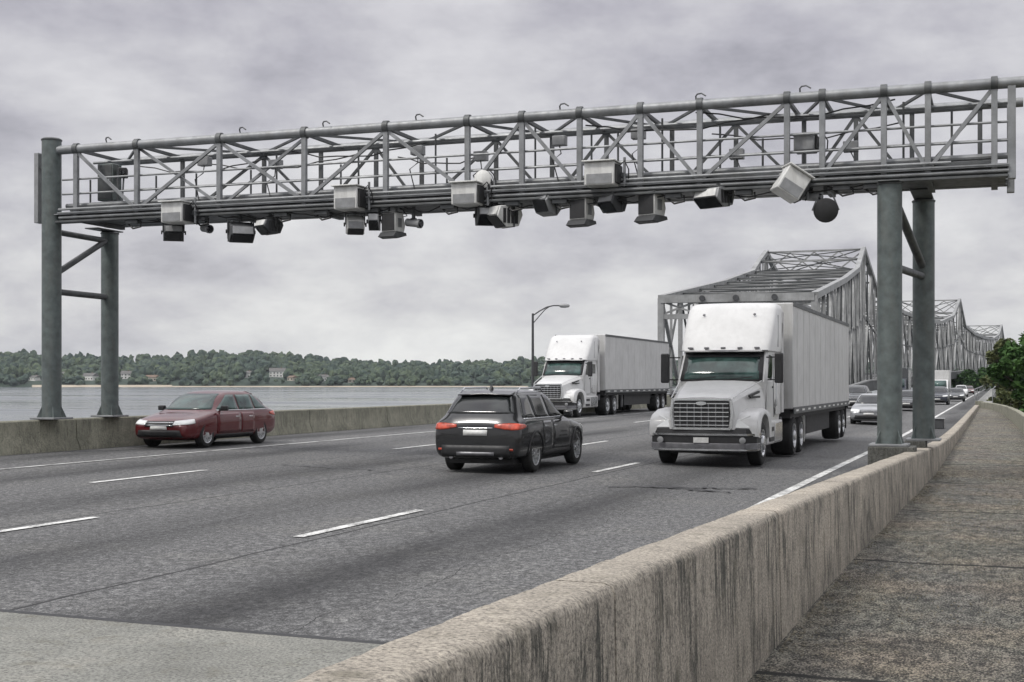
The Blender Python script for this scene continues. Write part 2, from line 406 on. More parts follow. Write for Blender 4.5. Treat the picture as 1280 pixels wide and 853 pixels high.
# loose grit and leaf litter on the walkway, thickest along the foot of the barrier
gm = MB(); rg_ = random.Random(5)
for k in range(9000):
    yy = 5 + 26*rg_.random()**1.6; e = rg_.random(); xx = -1.50 + drift(yy) + .02 + (rg_.random()**2.4)*2.7
    if noise.noise(V((xx*1.3, yy*.8, 2))) < -.12 + .3*rg_.random() - .15: continue
    s_ = rg_.uniform(.004, .013)*(1 + .03*yy); z = WZ + .012
    vs = [V((xx,yy,z)) + V((rg_.uniform(.4,1)*s_*a, rg_.uniform(.4,1)*s_*b, rg_.uniform(.2,.7)*s_*c)) for a, b, c in ((1,0,0),(0,1,0),(-1,0,0),(0,-1,0),(0,0,1),(0,0,-1))]
    gm.add(vs, [(0,1,4),(1,2,4),(2,3,4),(3,0,4),(1,0,5),(2,1,5),(3,2,5),(0,3,5)])
kind(gm.build('grit', M['grit'], smooth=0, recalc=False), 'stuff')

# concrete approach slab in the foreground, with its expansion joint across the lanes
JY = 8.6
m = MB(); m.grid(lambda u, v: (lambda x, y: (x, y, road_z(x, y) + .006))(lerp(RL, RR, u), lerp(-40, JY-.09, v)), 14, 6)
kind(m.build('concrete_slab', M['slab'], smooth=0), 'structure')
m = MB(); m.grid(lambda u, v: (lambda x: (x, lerp(JY-.09, JY, v) + .012*noise.noise(V((x*3, 0, 4))), road_z(x, JY) + .007))(lerp(RL, RR, u)), 60, 1)
kind(m.build('expansion_joint', M['tar'], smooth=0), 'structure')
# painted markings, 4 mm over the road
def strip(x, y0, y1, wd, z=.012):
    n = max(1, int((y1-y0)/3)); mm = MB()
    mm.grid(lambda u, v: (lambda xx, yy: (xx, yy, road_z(xx, yy)+z))(x + (u-.5)*wd, lerp(y0, y1, v)), 1, n)
    return kind(mm.build('lane_marking', M['line'], smooth=0), 'structure')
strip(-3.34, -10, 330, .17)
strip(-18.0, -5, 95, .10)
for xl, y0 in ((-7.6, 1.6), (-11.0, -1.1), (-14.5, 6.9)):
    k = 0
    while True:
        a = y0 + 12.15*k
        if a > (128 if xl < -8 else 300): break
        if not (xl == -11.0 and k == 2): strip(xl, a, a + 3.5, .14)
        k += 1

def seal(pts, wd):
    mm = MB(); L_ = []
    for i, (x, y) in enumerate(pts):
        a = V(pts[max(i-1,0)]); b = V(pts[min(i+1,len(pts)-1)]); d = (b-a).normalized(); nrm = V((-d.y, d.x)); ww = wd*random.uniform(.6, 1.4)
        for sgn in (-1, 1): L_.append((x+nrm.x*ww*sgn, y+nrm.y*ww*sgn, road_z(x, y)+.017))
    mm.add(L_, [(2*i, 2*i+1, 2*i+3, 2*i+2) for i in range(len(pts)-1)])
    return kind(mm.build('tar_seal', M['tar'], smooth=0), 'structure')
def wav(x0, y0, x1, y1, amp, n=40, sd=0.):
    return [(lerp(x0,x1,i/n)+amp*noise.noise(V((i*.35, sd, 1))), lerp(y0,y1,i/n)+amp*noise.noise(V((i*.35, sd, 7)))) for i in range(n+1)]
for k, (x0,y0,x1,y1,amp,wd) in enumerate(((-6.3,22.6,-3.9,23.3,.35,.05),(-5.6,22.9,-4.2,22.3,.3,.035),(-14.2,24.6,-11.3,24.1,.3,.02),(-17.8,30.5,-14.6,30.0,.3,.02),(-7.3,34.5,-3.4,35.2,.3,.03))):
    seal(wav(x0,y0,x1,y1,amp,sd=k*3.3), wd)
# ------------------------------------------------------------------ barriers
rb = thing('concrete_barrier', 'stained tan concrete barrier running along the walkway from the foreground', 'barrier', (-1.7, 0, 0))
def rb_ring(y):
    t = topz(y); g = min(-.12, road_z(-1.9, y)-.05)
    return [(p[0]+drift(y), p[1], p[2]) for p in [(-1.86-.14, y, g), (-1.86-.14, y, g+.09), (-1.86-.06, y, lerp(g,t,.42)), (-1.86, y, t-.05), (-1.845, y, t-.015), (-1.81, y, t), (-1.59, y, t),
            (-1.555, y, t-.015), (-1.54, y, t-.05), (-1.52, y, -.16)]]
y = -8.3; edges = []
while y < 110: edges.append(y); y += 4.62
for a, b in zip(edges, edges[1:]):
    m = MB(); n = 90 if a < 20 else 14
    m.loft([[V(p) - V((-1.7, 0, 0)) for p in rb_ring(lerp(a+.018, b-.018, i/n))] for i in range(n+1)])
    for i_, q in enumerate(m.v):
        k = i_ % 10; wv = V((q[0]*3, q[1]*5, q[2]*4))
        if 3 <= k <= 8:
            c = noise.noise(wv)*.006 + noise.noise(wv*3.7)*.005
            chip = max(0, noise.noise(V((q[1]*6.5, k//6, 9)))-.42)*.10 if k in (4, 7) else 0
            m.v[i_] = (q[0] + (c if k > 5 else -c) - (chip*.7 if k > 5 else -chip*.7), q[1], q[2] + c*.8 - chip)
    m.build('barrier_segment', M['barrier'], rb, smooth=50)
lb = thing('concrete_barrier', 'mossy olive concrete barrier between far lanes and the river', 'barrier', (-21.18, 0, 0))
y = 3.5-5.9; edges = []
while y < 96: edges.append(y); y += 5.9
for a, b in zip(edges, edges[1:]):
    m = MB(); rings = []
    for yy in (a+.02, (a+b)/2, b-.02):
        x0 = -21.18 + left_edge(yy) - RL; g = road_z(x0, yy) - .03; t = g + .79
        rings.append([(dx + left_edge(yy) - RL, yy, z) for dx, z in ((.22, g), (.22, g+.09), (.12, g+.3), (.10, t-.03), (.07, t), (-.13, t), (-.16, t-.03), (-.2, g))])
    m.loft(rings); m.build('barrier_segment', M['barrier2'], lb, smooth=40)
# parapet on the right of the walkway, meeting the barrier far off
pr = thing('concrete_parapet', 'low mossy concrete parapet on the right edge of the walkway', 'parapet', (1.1, 0, 0))
path = [(1.75,-12),(1.70,0),(1.55,20),(1.35,38),(1.15,52),(.95,66),(.7,80),(.35,92),(-.1,100),(-.6,105),(-1.0,108)]
rings = []
for i, (x, yy) in enumerate(path):
    d = (V((*path[min(i+1,len(path)-1)],0)) - V((*path[max(i-1,0)],0))).normalized(); nrm = V((d.y,-d.x,0))
    t = .56 - .2*sstep(60, 105, yy)
    rings.append([tuple(V((x,yy,z)) + nrm*o - V((1.1,0,0))) for o, z in ((-.12,-.35),(-.12,t-.03),(-.09,t),(.09,t),(.12,t-.03),(.12,-.6))])
MB().loft(rings).build('parapet_wall', M['barrier2'], pr, smooth=40)
tag(MB().box(-1.5, -.9, 108.2, 108.5, -.3, .42).build('end_wall', M['barrier2'], bevel=.02), 'short concrete end wall closing the far end of the walkway', 'wall')
# narrow railed walkway beyond
m = MB(); m.grid(lambda u, v: (lerp(-1.5, -.3, u) + .9*v, lerp(109, 300, v), .25 + .6*v), 1, 6); kind(m.build('narrow_path', M['pier']), 'structure')
for sx, nm in ((-1.55, 'pipe railing on the road side of the narrow far path'), (-.25, 'pipe railing on the bank side of the narrow far path')):
    t = thing('pipe_railing', nm, 'railing', (sx, 109, 0)); m = MB()
    for hz in (.55, 1.05): MB().bar((0,0,.25+hz), (.9,191,.85+hz), .07, .07).build('rail', M['galv'], t)
    for k in range(16):
        f = k/15; MB().bar((.9*f, 191*f, .2+.6*f), (.9*f, 191*f, 1.3+.6*f), .06, .06).build('post', M['galv'], t)

# ------------------------------------------------------------------ toll gantry
GY0, GY1 = 26.1, 28.0
ZB, ZT = 5.72, 7.32
XL, XR = -20.72, .22
g = thing('toll_gantry', 'grey steel truss gantry on paired pipe legs spanning all lanes', 'gantry', (-21, GY0, 0))
gl = V((-21, GY0, 0))
class GB(MB):
    def build(s, name, m_, parent=g, **k):
        s.xf(Matrix.Translation(-gl)); return super().build(name, m_, parent, **k)
def pole(x, y, zb, zt, r):
    p = GB().cyl((x,y,zb), (x,y,zt), r, n=28).build('pole', M['pole'])
    c = GB().lathe([(r*1.05,0),(r*1.08,.03),(r*.9,.06)], (x,y,zt), (0,0,1), 28).build('pole_cap', M['galv_dark'])
    b = GB(); b.box(x-r*1.55, x+r*1.55, y-r*1.55, y+r*1.55, zb-.045, zb); b.build('base_plate', M['galv'], bevel=.008)
    for k in range(4):
        gus = GB()
        a = k*math.pi/2 + math.pi/4; dx, dy = math.cos(a), math.sin(a)
        gus.add([(x+dx*r*.9-dy*.01, y+dy*r*.9+dx*.01, zb), (x+dx*r*1.5-dy*.01, y+dy*r*1.5+dx*.01, zb), (x+dx*r*.9-dy*.01, y+dy*r*.9+dx*.01, zb+.3),
                 (x+dx*r*.9+dy*.01, y+dy*r*.9-dx*.01, zb), (x+dx*r*1.5+dy*.01, y+dy*r*1.5-dx*.01, zb), (x+dx*r*.9+dy*.01, y+dy*r*.9-dx*.01, zb+.3)],
                [(0,1,2),(3,5,4),(0,3,4,1),(1,4,5,2),(2,5,3,0)])
        gus.build('gusset', M['pole'], smooth=0)
    return p
LP0, LP1 = (-21.0, 26.1), (-21.14, 28.5)
RP0, RP1 = (-1.88, 26.1), (-1.42, 29.2)
pole(*LP0, 1.02, 7.55, .225); pole(*LP1, 1.02, 5.60, .215)
pole(*RP0, .70, 5.55, .228); pole(*RP1, .68, 5.60, .222)
for (a, b_, zlow) in ((LP0, LP1, 4.0), (RP0, RP1, 4.05)):
    GB().cyl((*a, zlow), (*b_, zlow), .075, n=14).build('cross_tube', M['galv_dark'])
    if a is LP0: GB().cyl((*a, zlow+.35), (*b_, 5.5), .075, n=14).build('brace_tube', M['galv_dark'])
    else: GB().cyl((*b_, zlow+.15), (*a, 5.5), .085, n=14).build('brace_tube', M['galv_dark'])
GB().cyl((*LP0, 5.42), (*LP1, 5.42), .07, n=14).build('cross_tube', M['galv_dark'])
for (a, zz) in ((RP0, 5.55), (RP1, 5.60), (LP1, 5.60)):
    GB().box(a[0]-.20, a[0]+.20, (a[1]-.3 if a is RP0 else GY1-.25), a[1]+.3, zz+.065, (ZB-.131 if a is RP0 else ZB-.023)).build('bearing_block', M['galv_dark'], bevel=.02)
pl = GB(); pl.box(-21.43, -21.31, GY0-.10, GY0+.12, 5.62, 7.28); pl.build('side_channel', M['box_grey'], bevel=.01)
br_ = GB(); br_.box(-21.31, -21.19, GY0-.03, GY0+.05, 6.9, 6.98); br_.build('channel_clip', M['galv'])
# chords
for yy, r in ((GY0, .105), (GY1, .095)):
    GB().cyl((XL-.15, yy, ZT), (XR+.28, yy, ZT), r, n=16).build('top_chord', M['galv'])
    lo = GB(); lo.box(XL-.15, XR, yy-.12, yy+.12, ZB-(.19 if yy == GY0 else .02), ZB+.08)
    lo = GB() if yy == GY0 else lo
    if yy == GY0:
        lo.box(XL-.15, XR, yy-.12, yy+.12, ZB-.128, ZB-.075)
        lw = GB(); lw.box(XL-.1, XR, yy-.02, yy+.10, ZB-.070, ZB+.055); lw.build('chord_web', M['galv_dark'])
        GB().cyl((XL, yy-.075, ZB-.005), (XR, yy-.075, ZB-.005), .036, n=10).build('conduit', M['galv'])
        fl = GB(); fl.box(XL-.15, XR, yy-.14, yy+.10, ZB+.06, ZB+.082); fl.build('chord_flange', M['galv'])
        GB().cyl((XL, yy-.10, ZB+.185), (XR-1, yy-.10, ZB+.185), .030, n=10).build('conduit', M['galv'])
    lo.build('bottom_chord', M['galv_dark'], bevel=.012)
    ch = GB(); ch.box(XL, XR, yy-.16, yy+.16, ZB+.085, ZB+.115); ch.build('chord_flange', M['galv'])
    for zz in (6.28, 6.62):
        GB().cyl((XL, yy+.04, zz), (XR, yy+.04, zz), .024, n=8).build('guard_rail', M['galv'])
    GB().cyl((XL, yy+.2, ZB+.30), (XR, yy+.2, ZB+.30), .06, n=10).build('conduit', M['galv'])
    ct = GB(); ct.box(XL+.2, XR-.2, yy+.05, yy+.12, ZB+.155, ZB+.215); ct.build('cable_tray', M['galv_dark'])
deck = GB(); deck.box(XL+.1, XR-.05, GY0+.22, GY1-.22, ZB-.02, ZB+.035); deck.build('walk_deck', M['galv_dark'])
GB().cyl((XL, GY0+1.2, ZT-.12), (XR, GY0+1.2, ZT-.12), .035, n=8).build('conduit', M['galv'])
fpx = [96,172,275,381,483,585,653,725,801,875,984,1028,1105,1160,1243]
bpx = [131,228,330,401,470,527,620,690,758,840,920,1005,1070,1140,1225]
fx = [at_y(p, 0, GY0).x for p in fpx]; bx_ = [at_y(p, 0, GY1).x for p in bpx]
bx_ = [x for x in bx_ if XL < x < XR]
for x in fx:
    b = GB(); b.box(x-.055, x+.055, GY0-.07, GY0+.03, ZB+.0, ZT+.13); b.build('front_post', M['galv'], bevel=.008)
    cl_ = GB(); cl_.lathe([(.135,-.06),(.135,.06)], (x, GY0, ZT), (1,0,0), 16); cl_.build('chord_collar', M['galv_dark'])
for x in bx_:
    b = GB(); b.box(x-.045, x+.045, GY1-.03, GY1+.05, ZB+.0, ZT+.08); b.build('rear_post', M['galv_dark'], bevel=.008)
def diag(x0, z0, x1, z1, yy, wd, mt='galv'):
    GB().bar((x0, yy, z0), (x1, yy, z1), wd, wd*.9, (0,1,0)).build('diagonal', M[mt])
zl, zh = ZB+.13, ZT-.1
for i in range(len(fx)-1):
    a, b = fx[i]+.04, fx[i+1]-.04
    if b - a < .6: continue
    if i % 2: diag(a, zl, b, zh, GY0-.01, .07)
    else: diag(a, zh, b, zl, GY0-.01, .07)
    if i in (1, 2): diag(*((a, zl, b, zh) if i % 2 == 0 else (a, zh, b, zl)), GY0+.07, .06)
for i in range(len(bx_)-1):
    a, b = bx_[i]+.04, bx_[i+1]-.04
    diag(*((a, zh, b, zl) if i % 2 else (a, zl, b, zh)), GY1, .06, 'galv_dark')
for i, x in enumerate(fx):
    b = GB(); b.bar((x, GY0, ZT-.02), (x, GY1, ZT-.02), .07, .07); b.build('top_strut', M['galv_dark'])
    b = GB(); b.box(x-.06, x+.06, GY0+.13, GY1-.13, ZB-.11, ZB-.03); b.build('floor_beam', M['galv_dark'])
for i in range(len(fx)-1):
    a, b = (GY0, GY1) if i % 2 else (GY1, GY0)
    GB().bar((fx[i], a, ZT-.03), (fx[i+1], b, ZT-.03), .05, .05).build('top_brace', M['galv_dark'])
# loose cables
for k in range(7):
    x0 = random.uniform(XL+.5, XR-5); x1 = x0 + random.uniform(2, 4.5); yy = random.choice((GY0+.13, GY1-.12)); z0 = random.uniform(ZT-.35, ZT-.12)
    GB().tube([(lerp(x0,x1,t/8), yy, z0 - .22*math.sin(math.pi*t/8) + .03*math.sin(t*2.3)) for t in range(9)], .016, 6).build('cable', M['black'])
for px in (133, 300, 404, 520, 700, 870, 1000):
    x = at_y(px, 0, GY0).x
    GB().tube([(x, GY0+.02, ZT+.08), (x, GY0-.02, ZT+.17), (x+.04, GY0-.06, ZT+.20), (x+.13, GY0-.1, ZT+.20), (x+.22, GY0-.12, ZT+.14)], .016, 6).build('hook', M['galv_dark'])
# clamps, thin hangers and cable loops under and inside the beam
for px in (166, 250, 352, 402, 466, 560, 640, 700, 842, 930, 1052, 1090):
    x = at_y(px, 0, GY0).x; m = GB(); m.box(x-.16, x+.16, GY0-.06, GY0+.10, ZB-.22, ZB-.131); m.build('clamp_bracket', M['galv_dark'], bevel=.01)
    GB().tube([(x-.14, GY0+.02, ZB-.20), (x+.02, GY0-.02, ZB-.33), (x+.22, GY0, ZB-.29), (x+.20, GY0+.03, ZB-.17)], .022, 6).build('clamp_loop', M['black'])
for px in (118, 152, 200, 250, 318, 350, 430, 452, 548, 562, 672, 742, 775, 830, 902, 955, 1006, 1130, 1190):
    x = at_y(px, 0, GY0+.5).x; zt_ = random.choice((6.64, 6.95, ZT-.15))
    GB().cyl((x, GY0+.35, ZB+.03), (x, GY0+.35, zt_), .022, n=8).build('thin_upright', M['galv_dark'])
for px in (240, 330, 510, 590, 690, 790, 915, 1060):
    x = at_y(px, 0, GY0).x; z0 = random.uniform(6.2, 6.9)
    GB().box(x-.14, x+.14, GY0+.42, GY0+.62, z0, z0+.2).build('junction_box', M['box_grey'], bevel=.012)
    GB().tube([(x, GY0+.5, z0), (x+.1, GY0+.3, z0-.2), (x-.05, GY0+.2, z0-.35), (x+.15, GY0+.1, ZB+.1)], .013, 6).build('cable', M['black'])
for k in range(16):
    x0 = lerp(XL+.6, XR-2, k/16)+random.uniform(-.3,.3); x1 = x0 + random.uniform(.8, 1.8)
    GB().tube([(lerp(x0,x1,q/8), GY0+.02-.05*math.sin(q), ZB-.135-.10*math.sin(math.pi*q/8)*random.uniform(.6,1.3)) for q in range(9)], .014, 6).build('slack_cable', M['black'])
# end frame at the right
for yy in (GY0, GY1):
    e = GB(); e.box(XR-.02, XR+.12, yy-.08, yy+.08, ZB-.16, ZT+.06); e.build('end_post', M['galv'], bevel=.01)
for zz in (ZB+.3, 6.4, ZT-.25):
    GB().box(XR+.02, XR+.10, GY0+.09, GY1-.09, zz-.04, zz+.04).build('end_rail', M['galv_dark'])
# plinths carrying the right legs (part of the roadside, concrete)
for (a, zt, nm) in ((RP0, .652, 'grey concrete plinth under the nearer right gantry leg'), (RP1, .632, 'grey concrete plinth under the farther right gantry leg')):
    xr = -1.66 + drift(a[1]) - a[0]
    p = MB(); p.box(-.37, xr, -.38, .38, -.2, zt); o = p.build('concrete_plinth', M['pier_dark'], bevel=.02)
    o.location = (a[0], a[1], 0); tag(o, nm, 'plinth')

# ------------------------------------------------------------------ devices hung on the gantry
HPOLY = [(.24,.20),(.30,.02),(.20,-.20),(-.10,-.24),(-.34,-.04),(-.26,.17)]
def lamp_unit(px, py, label, wd=.55, s=1., yaw=0, pitch=0, mat='box_dark', face='lens', Y=GY0+.15, group=None, louvre=False):
    s *= .90; wd *= .88
    p = at_y(px, py, Y); t = thing('flash_lamp', label, 'flash lamp', p, R(yaw), group)
    Mx = Matrix.Rotation(R(pitch), 4, 'X') @ Matrix.Scale(s, 4)
    MB().prism(HPOLY, 'x', -wd/2, wd/2).xf(Mx).build('housing', M[mat], t, bevel=.015)
    f = MB()
    for k in range(2): pass
    f.add([(-wd*.44,-.355,-.035),(wd*.44,-.355,-.035),(wd*.44,-.135,-.236),(-wd*.44,-.135,-.236),(-wd*.44,-.335,-.02),(wd*.44,-.335,-.02),(wd*.44,-.115,-.22),(-wd*.44,-.115,-.22)],
          [(0,1,2,3),(4,7,6,5),(0,4,5,1),(1,5,6,2),(2,6,7,3),(3,7,4,0)])
    f.xf(Mx).build('lamp_glass', M[face], t)
    f = MB(); f.add([(-wd*.42,-.354,.0),(wd*.42,-.354,.0),(wd*.42,-.285,.15),(-wd*.42,-.285,.15),(-wd*.42,-.32,.0),(wd*.42,-.32,.0),(wd*.42,-.25,.15),(-wd*.42,-.25,.15)],
          [(0,1,2,3),(4,7,6,5),(0,4,5,1),(1,5,6,2),(2,6,7,3),(3,7,4,0)])
    f.xf(Mx).build('front_panel', M['box_white' if louvre else 'box_grey'], t)
    if louvre:
        for k in range(4):
            MB().box(wd/2, wd/2+.02, -.2+.1*k, -.14+.1*k, -.16, .12).xf(Mx).build('louvre', M['black'], t)
    top = ZB - .10 - p.z
    b = MB(); hh = .20*s
    for sx in (-1, 1): b.bar((sx*(wd/2*s+.02), .02, 0), (sx*(wd/2*s+.02), .02, hh+.07), .02, .05)
    b.bar((-(wd/2*s+.03), .02, hh+.07), ((wd/2*s+.03), .02, hh+.07), .05, .02)
    b.build('yoke', M['galv_dark'], t)
    for sx in (-1, 1): MB().lathe([(.045,0),(.045,.03)], (sx*(wd/2*s+.03), .02, 0), (sx,0,0), 10).build('pivot_knob', M['black'], t)
    MB().tube([(0,.2*s,.1*s),(.05,.34*s,.16*s),(.02,.36*s,.3*s),(.0,.2,top)], .013, 6).build('cable', M['black'], t)
    for sx in (-1, 1): MB().box(sx*wd*.42*s-.01, sx*wd*.42*s+.01, -.30*s, .22*s, .195*s, .225*s).build('hood_rib', M['galv_dark'], t)
    MB().box(-wd*.5*s-.012, wd*.5*s+.012, .05*s, .09*s, -.225*s, .215*s).build('clamp_band', M['galv_dark'], t)
    if top > hh+.06: MB().cyl((0,.02,hh+.05), (0,.02,top+.02), .035, n=10).build('hanger', M['galv_dark'], t)
    return t
def hood_unit(px, py, label, s=1., yaw=-8, Y=GY0+.12):
    p = at_y(px, py, Y); t = thing('flash_lamp', label, 'flash lamp', p, R(yaw))
    S_ = Matrix.Scale(s, 4)
    MB().prism([(-.17,.30),(.20,.30),(.30,-.02),(.24,-.20),(-.17,-.20)], 'x', -.22, .22).xf(S_).build('housing', M['box_white'], t, bevel=.015)
    MB().box(-.20, .20, -.19, -.173, -.17, .28).xf(S_).build('lamp_glass', M['black'], t, bevel=.008)
    MB().prism([(-.32,-.34),(-.10,-.38),(.30,-.28),(.27,-.205),(-.18,-.205)], 'x', -.24, .27).xf(S_).build('lower_lip', M['box_dark'], t, bevel=.012)
    MB().box(-.25, .25, -.21, .22, .303, .325).xf(S_).build('top_flange', M['galv_dark'], t, bevel=.004)
    MB().box(.222, .232, -.05, .12, -.08, .16).xf(S_).build('side_plate', M['galv'], t, bevel=.004)
    top = ZB - .10 - p.z
    for sx in (-.12, .12): MB().cyl((sx*s,.03,.32*s), (sx*s,.03,max(top,.36*s)+.02), .022, n=8).build('hanger', M['galv_dark'], t)
    MB().tube([(.1,.2*s,.2*s),(.2,.34*s,.25*s),(.12,.3*s,.4*s),(.0,.2,top+.05)], .013, 6).build('cable', M['black'], t)
    return t
def camera_box(px, py, label, wd=.55, hh=.45, yaw=0, Y=GY0-.22, mat='box_white', dp=.5, tilt=0):
    p = at_y(px, py, Y); t = thing('camera_box', label, 'camera box', p, R(yaw))
    T = Matrix.Rotation(R(tilt), 4, 'Y')
    MB().box(-wd/2, wd/2, -dp/2, dp/2, -hh/2, hh/2).xf(T).build('housing', M[mat], t, bevel=.02)
    MB().box(-wd/2-.03, wd/2+.03, -dp/2-.08, dp/2+.02, hh/2+.004, hh/2+.03).xf(T).build('sun_shield', M[mat], t, bevel=.006)
    MB().box(-wd*.42, wd*.42, -dp/2-.012, -dp/2-.002, -hh*.44, -hh*.02).xf(T).build('lower_panel', M['box_grey'], t)
    sp = MB(); sp.box(wd/2+.003, wd/2+.05, -dp/2+.05, dp/2-.03, -hh*.42, hh*.4); sp.xf(T).build('side_panel', M['black'], t, bevel=.01)
    MB().cyl((wd/2+.12, .1, -hh/2), (wd/2+.12, .1, hh*.75), .028, n=8).build('mount_post', M['galv'], t)
    MB().bar((wd/2, .1, 0), (wd/2+.14, .1, 0), .05, .08).build('mount_arm', M['galv_dark'], t)
    MB().tube([(wd/2+.02, -.02, hh*.3), (wd/2+.16, -.05, hh*.55), (wd/2+.22, .05, hh*.2), (wd/2+.2, .12, -hh*.3), (wd/2+.1, .2, -hh*.55)], .014, 6).build('cable', M['black'], t)
    return t
def stem_camera(px, py, label, L=.42, yaw=60, Y=GY0+.2):
    p = at_y(px, py, Y); t = thing('stem_camera', label, 'camera', p, R(yaw))
    MB().lathe([(.06,-L/2),(.085,-L/2+.02),(.085,L/2-.08),(.10,L/2-.07),(.10,L/2)], (0,0,0), (0,-1,-.15), 16).build('body', M['box_grey'], t)
    MB().lathe([(.085,0),(.06,.03)], V((0,-1,-.15)).normalized()*(L/2), (0,-1,-.15), 16).build('lens', M['lens'], t)
    MB().cyl((0,0,.06), (0,0,ZB-.08-p.z), .04, n=10).build('stem', M['galv_dark'], t)
    MB().lathe([(.07,-.02),(.07,.02)], (0,0,.08), (0,0,1), 12).build('swivel', M['black'], t)
    return t
lamp_unit(217, 291, 'dark angular flash lamp below the leftmost white camera box', .58, .95, 35, 0)
camera_box(222, 267, 'white camera box nearest the left gantry legs, on the bottom chord')
stem_camera(258, 286, 'small cylinder camera on a short stem, nearest the left gantry legs', .34)
lamp_unit(301, 290, 'dark flash lamp tilted sideways, right of the left stem camera', .62, 1.1, 40, 12)
lamp_unit(337, 283, 'dark flash lamp with pale edge hung over the left lane, rightmost of the left cluster', .55, .9, -25, 0, louvre=True)
camera_box(438, 249, 'white camera box above the pale wedge lamp in the second cluster', .55, .48)
lamp_unit(444, 281, 'pale wedge shaped flash lamp hung under the second white camera box', .5, .95, 30, 20, mat='box_white', face='black')
lamp_unit(468, 277, 'narrow dark flash lamp squeezed between the pale wedge and black faced lamp', .3, .95, 20, 0, mat='box_grey')
hood_unit(490, 281, 'black faced flash lamp with jutting lower lip beside the middle stem camera', .82, -10)
stem_camera(517, 279, 'small cylinder camera on a short stem near the middle of the gantry', .40, 75)
camera_box(585, 244, 'white camera box beside the coiled cables on the gantry', .56, .44)
lamp_unit(606, 270, 'dark flash lamp under the cable coil, left of the louvred pale lamp', .45, 1., 30, 0)
lamp_unit(632, 270, 'pale grey flash lamp with louvred side, below the cable coil', .38, 1.2, -30, 0, mat='box_white', louvre=True)
lamp_unit(684, 257, 'grey tilted flash lamp directly left of the tall black faced lamp over the middle lane', .50, .95, -20, -20, mat='box_grey')
hood_unit(726, 265, 'tall black faced flash lamp with pale side left of the fourth white box', .86, -12)
camera_box(753, 219, 'fourth white camera box from the left, raised high on the truss', .62, .46)
lamp_unit(766, 254, 'small dark flash lamp hung right under the raised white camera box', .50, .95, -20, 0)
hood_unit(813, 259, 'black faced flash lamp with jutting lip, alone above the lorry lane', .90, -20)
lamp_unit(893, 246, 'wide grey flash lamp with louvred pale side left of the tilted white box', .72, 1.05, -25, 5, mat='box_grey', louvre=True)
camera_box(988, 231, 'white camera box tilted sharply downward near the right gantry legs', .50, .50, 25, GY0-.15, tilt=32)
stem_camera(1014, 246, 'small cylinder camera beside the round black horn near the right legs', .40, 70)
camera_box(1007, 181, 'grey equipment box strapped inside the truss above the tilted white box', .40, .30, 0, GY0+.5, mat='box_grey')
# round black loudspeaker
p = at_y(1032, 263, GY0+.1); t = thing('round_horn', 'round black horn hanging from a yoke near the right gantry legs', 'horn', p, R(10))
MB().lathe([(.07,.16),(.15,.12),(.215,.02),(.235,-.06),(.235,-.10),(.20,-.12)], (0,0,0), (0,1,.15), 24).build('body', M['black'], t)
MB().lathe([(.19,0),(.05,.05)], (0,-.115,-.018), (0,1,.15), 24).build('grille', M['box_dark'], t)
b = MB(); b.bar((-.25,.02,0), (-.12,.02,.33), .03, .03); b.bar((.25,.02,0), (.12,.02,.33), .03, .03); b.bar((-.13,.02,.33), (.13,.02,.33), .03, .03); b.build('yoke', M['galv'], t)
MB().cyl((0,.02,.32), (0,.02,ZB-.08-p.z), .04, n=10).build('hanger', M['galv_dark'], t)
# cable coil
p = at_y(604, 228, GY0-.1); t = thing('cable_coil', 'bundle of coiled pale cables hanging beside a white box on the gantry', 'cable coil', p)
for k in range(5):
    r = .17+.02*k; off = .02*k
    MB().tube([(r*math.cos(a*.4189)*.8+off, -.04+.02*k, r*1.5*math.sin(a*.4189)-.12) for a in range(16)], .014, 6).build('cable_loop', M['box_grey' if k % 2 else 'black'], t)
MB().lathe([(.02,.0),(.17,.02),(.19,.1),(.05,.16)], (0,.06,.06), (0,-1,0), 16).build('drum', M['box_white'], t)
# cabinet and small camera by the left legs
p = at_y(137, 228, GY0+.9); t = thing('equipment_cabinet', 'tall grey equipment cabinet inside the truss near the left legs', 'cabinet', p)
MB().box(-.22, .22, -.18, .18, -.46, .42).build('body', M['pole'], t, bevel=.02)
MB().box(-.19, .19, -.195, -.183, -.42, .38).build('door', M['galv_dark'], t, bevel=.004)
MB().box(.12, .15, -.215, -.197, -.06, .04).build('handle', M['chrome'], t)
p = at_y(154, 217, GY0+.9); t = thing('bracket_camera', 'small dark camera on a bracket beside the tall grey cabinet', 'camera', p, R(30))
MB().box(-.1, .1, -.16, .16, -.1, .12).build('body', M['black'], t, bevel=.02)
MB().lathe([(.06,0),(.05,.03)], (0,-.16,0), (0,-1,0), 14).build('lens', M['lens'], t)
MB().bar((0,.1,-.1), (-.05,.2,-.8), .04, .04).build('bracket', M['galv'], t)

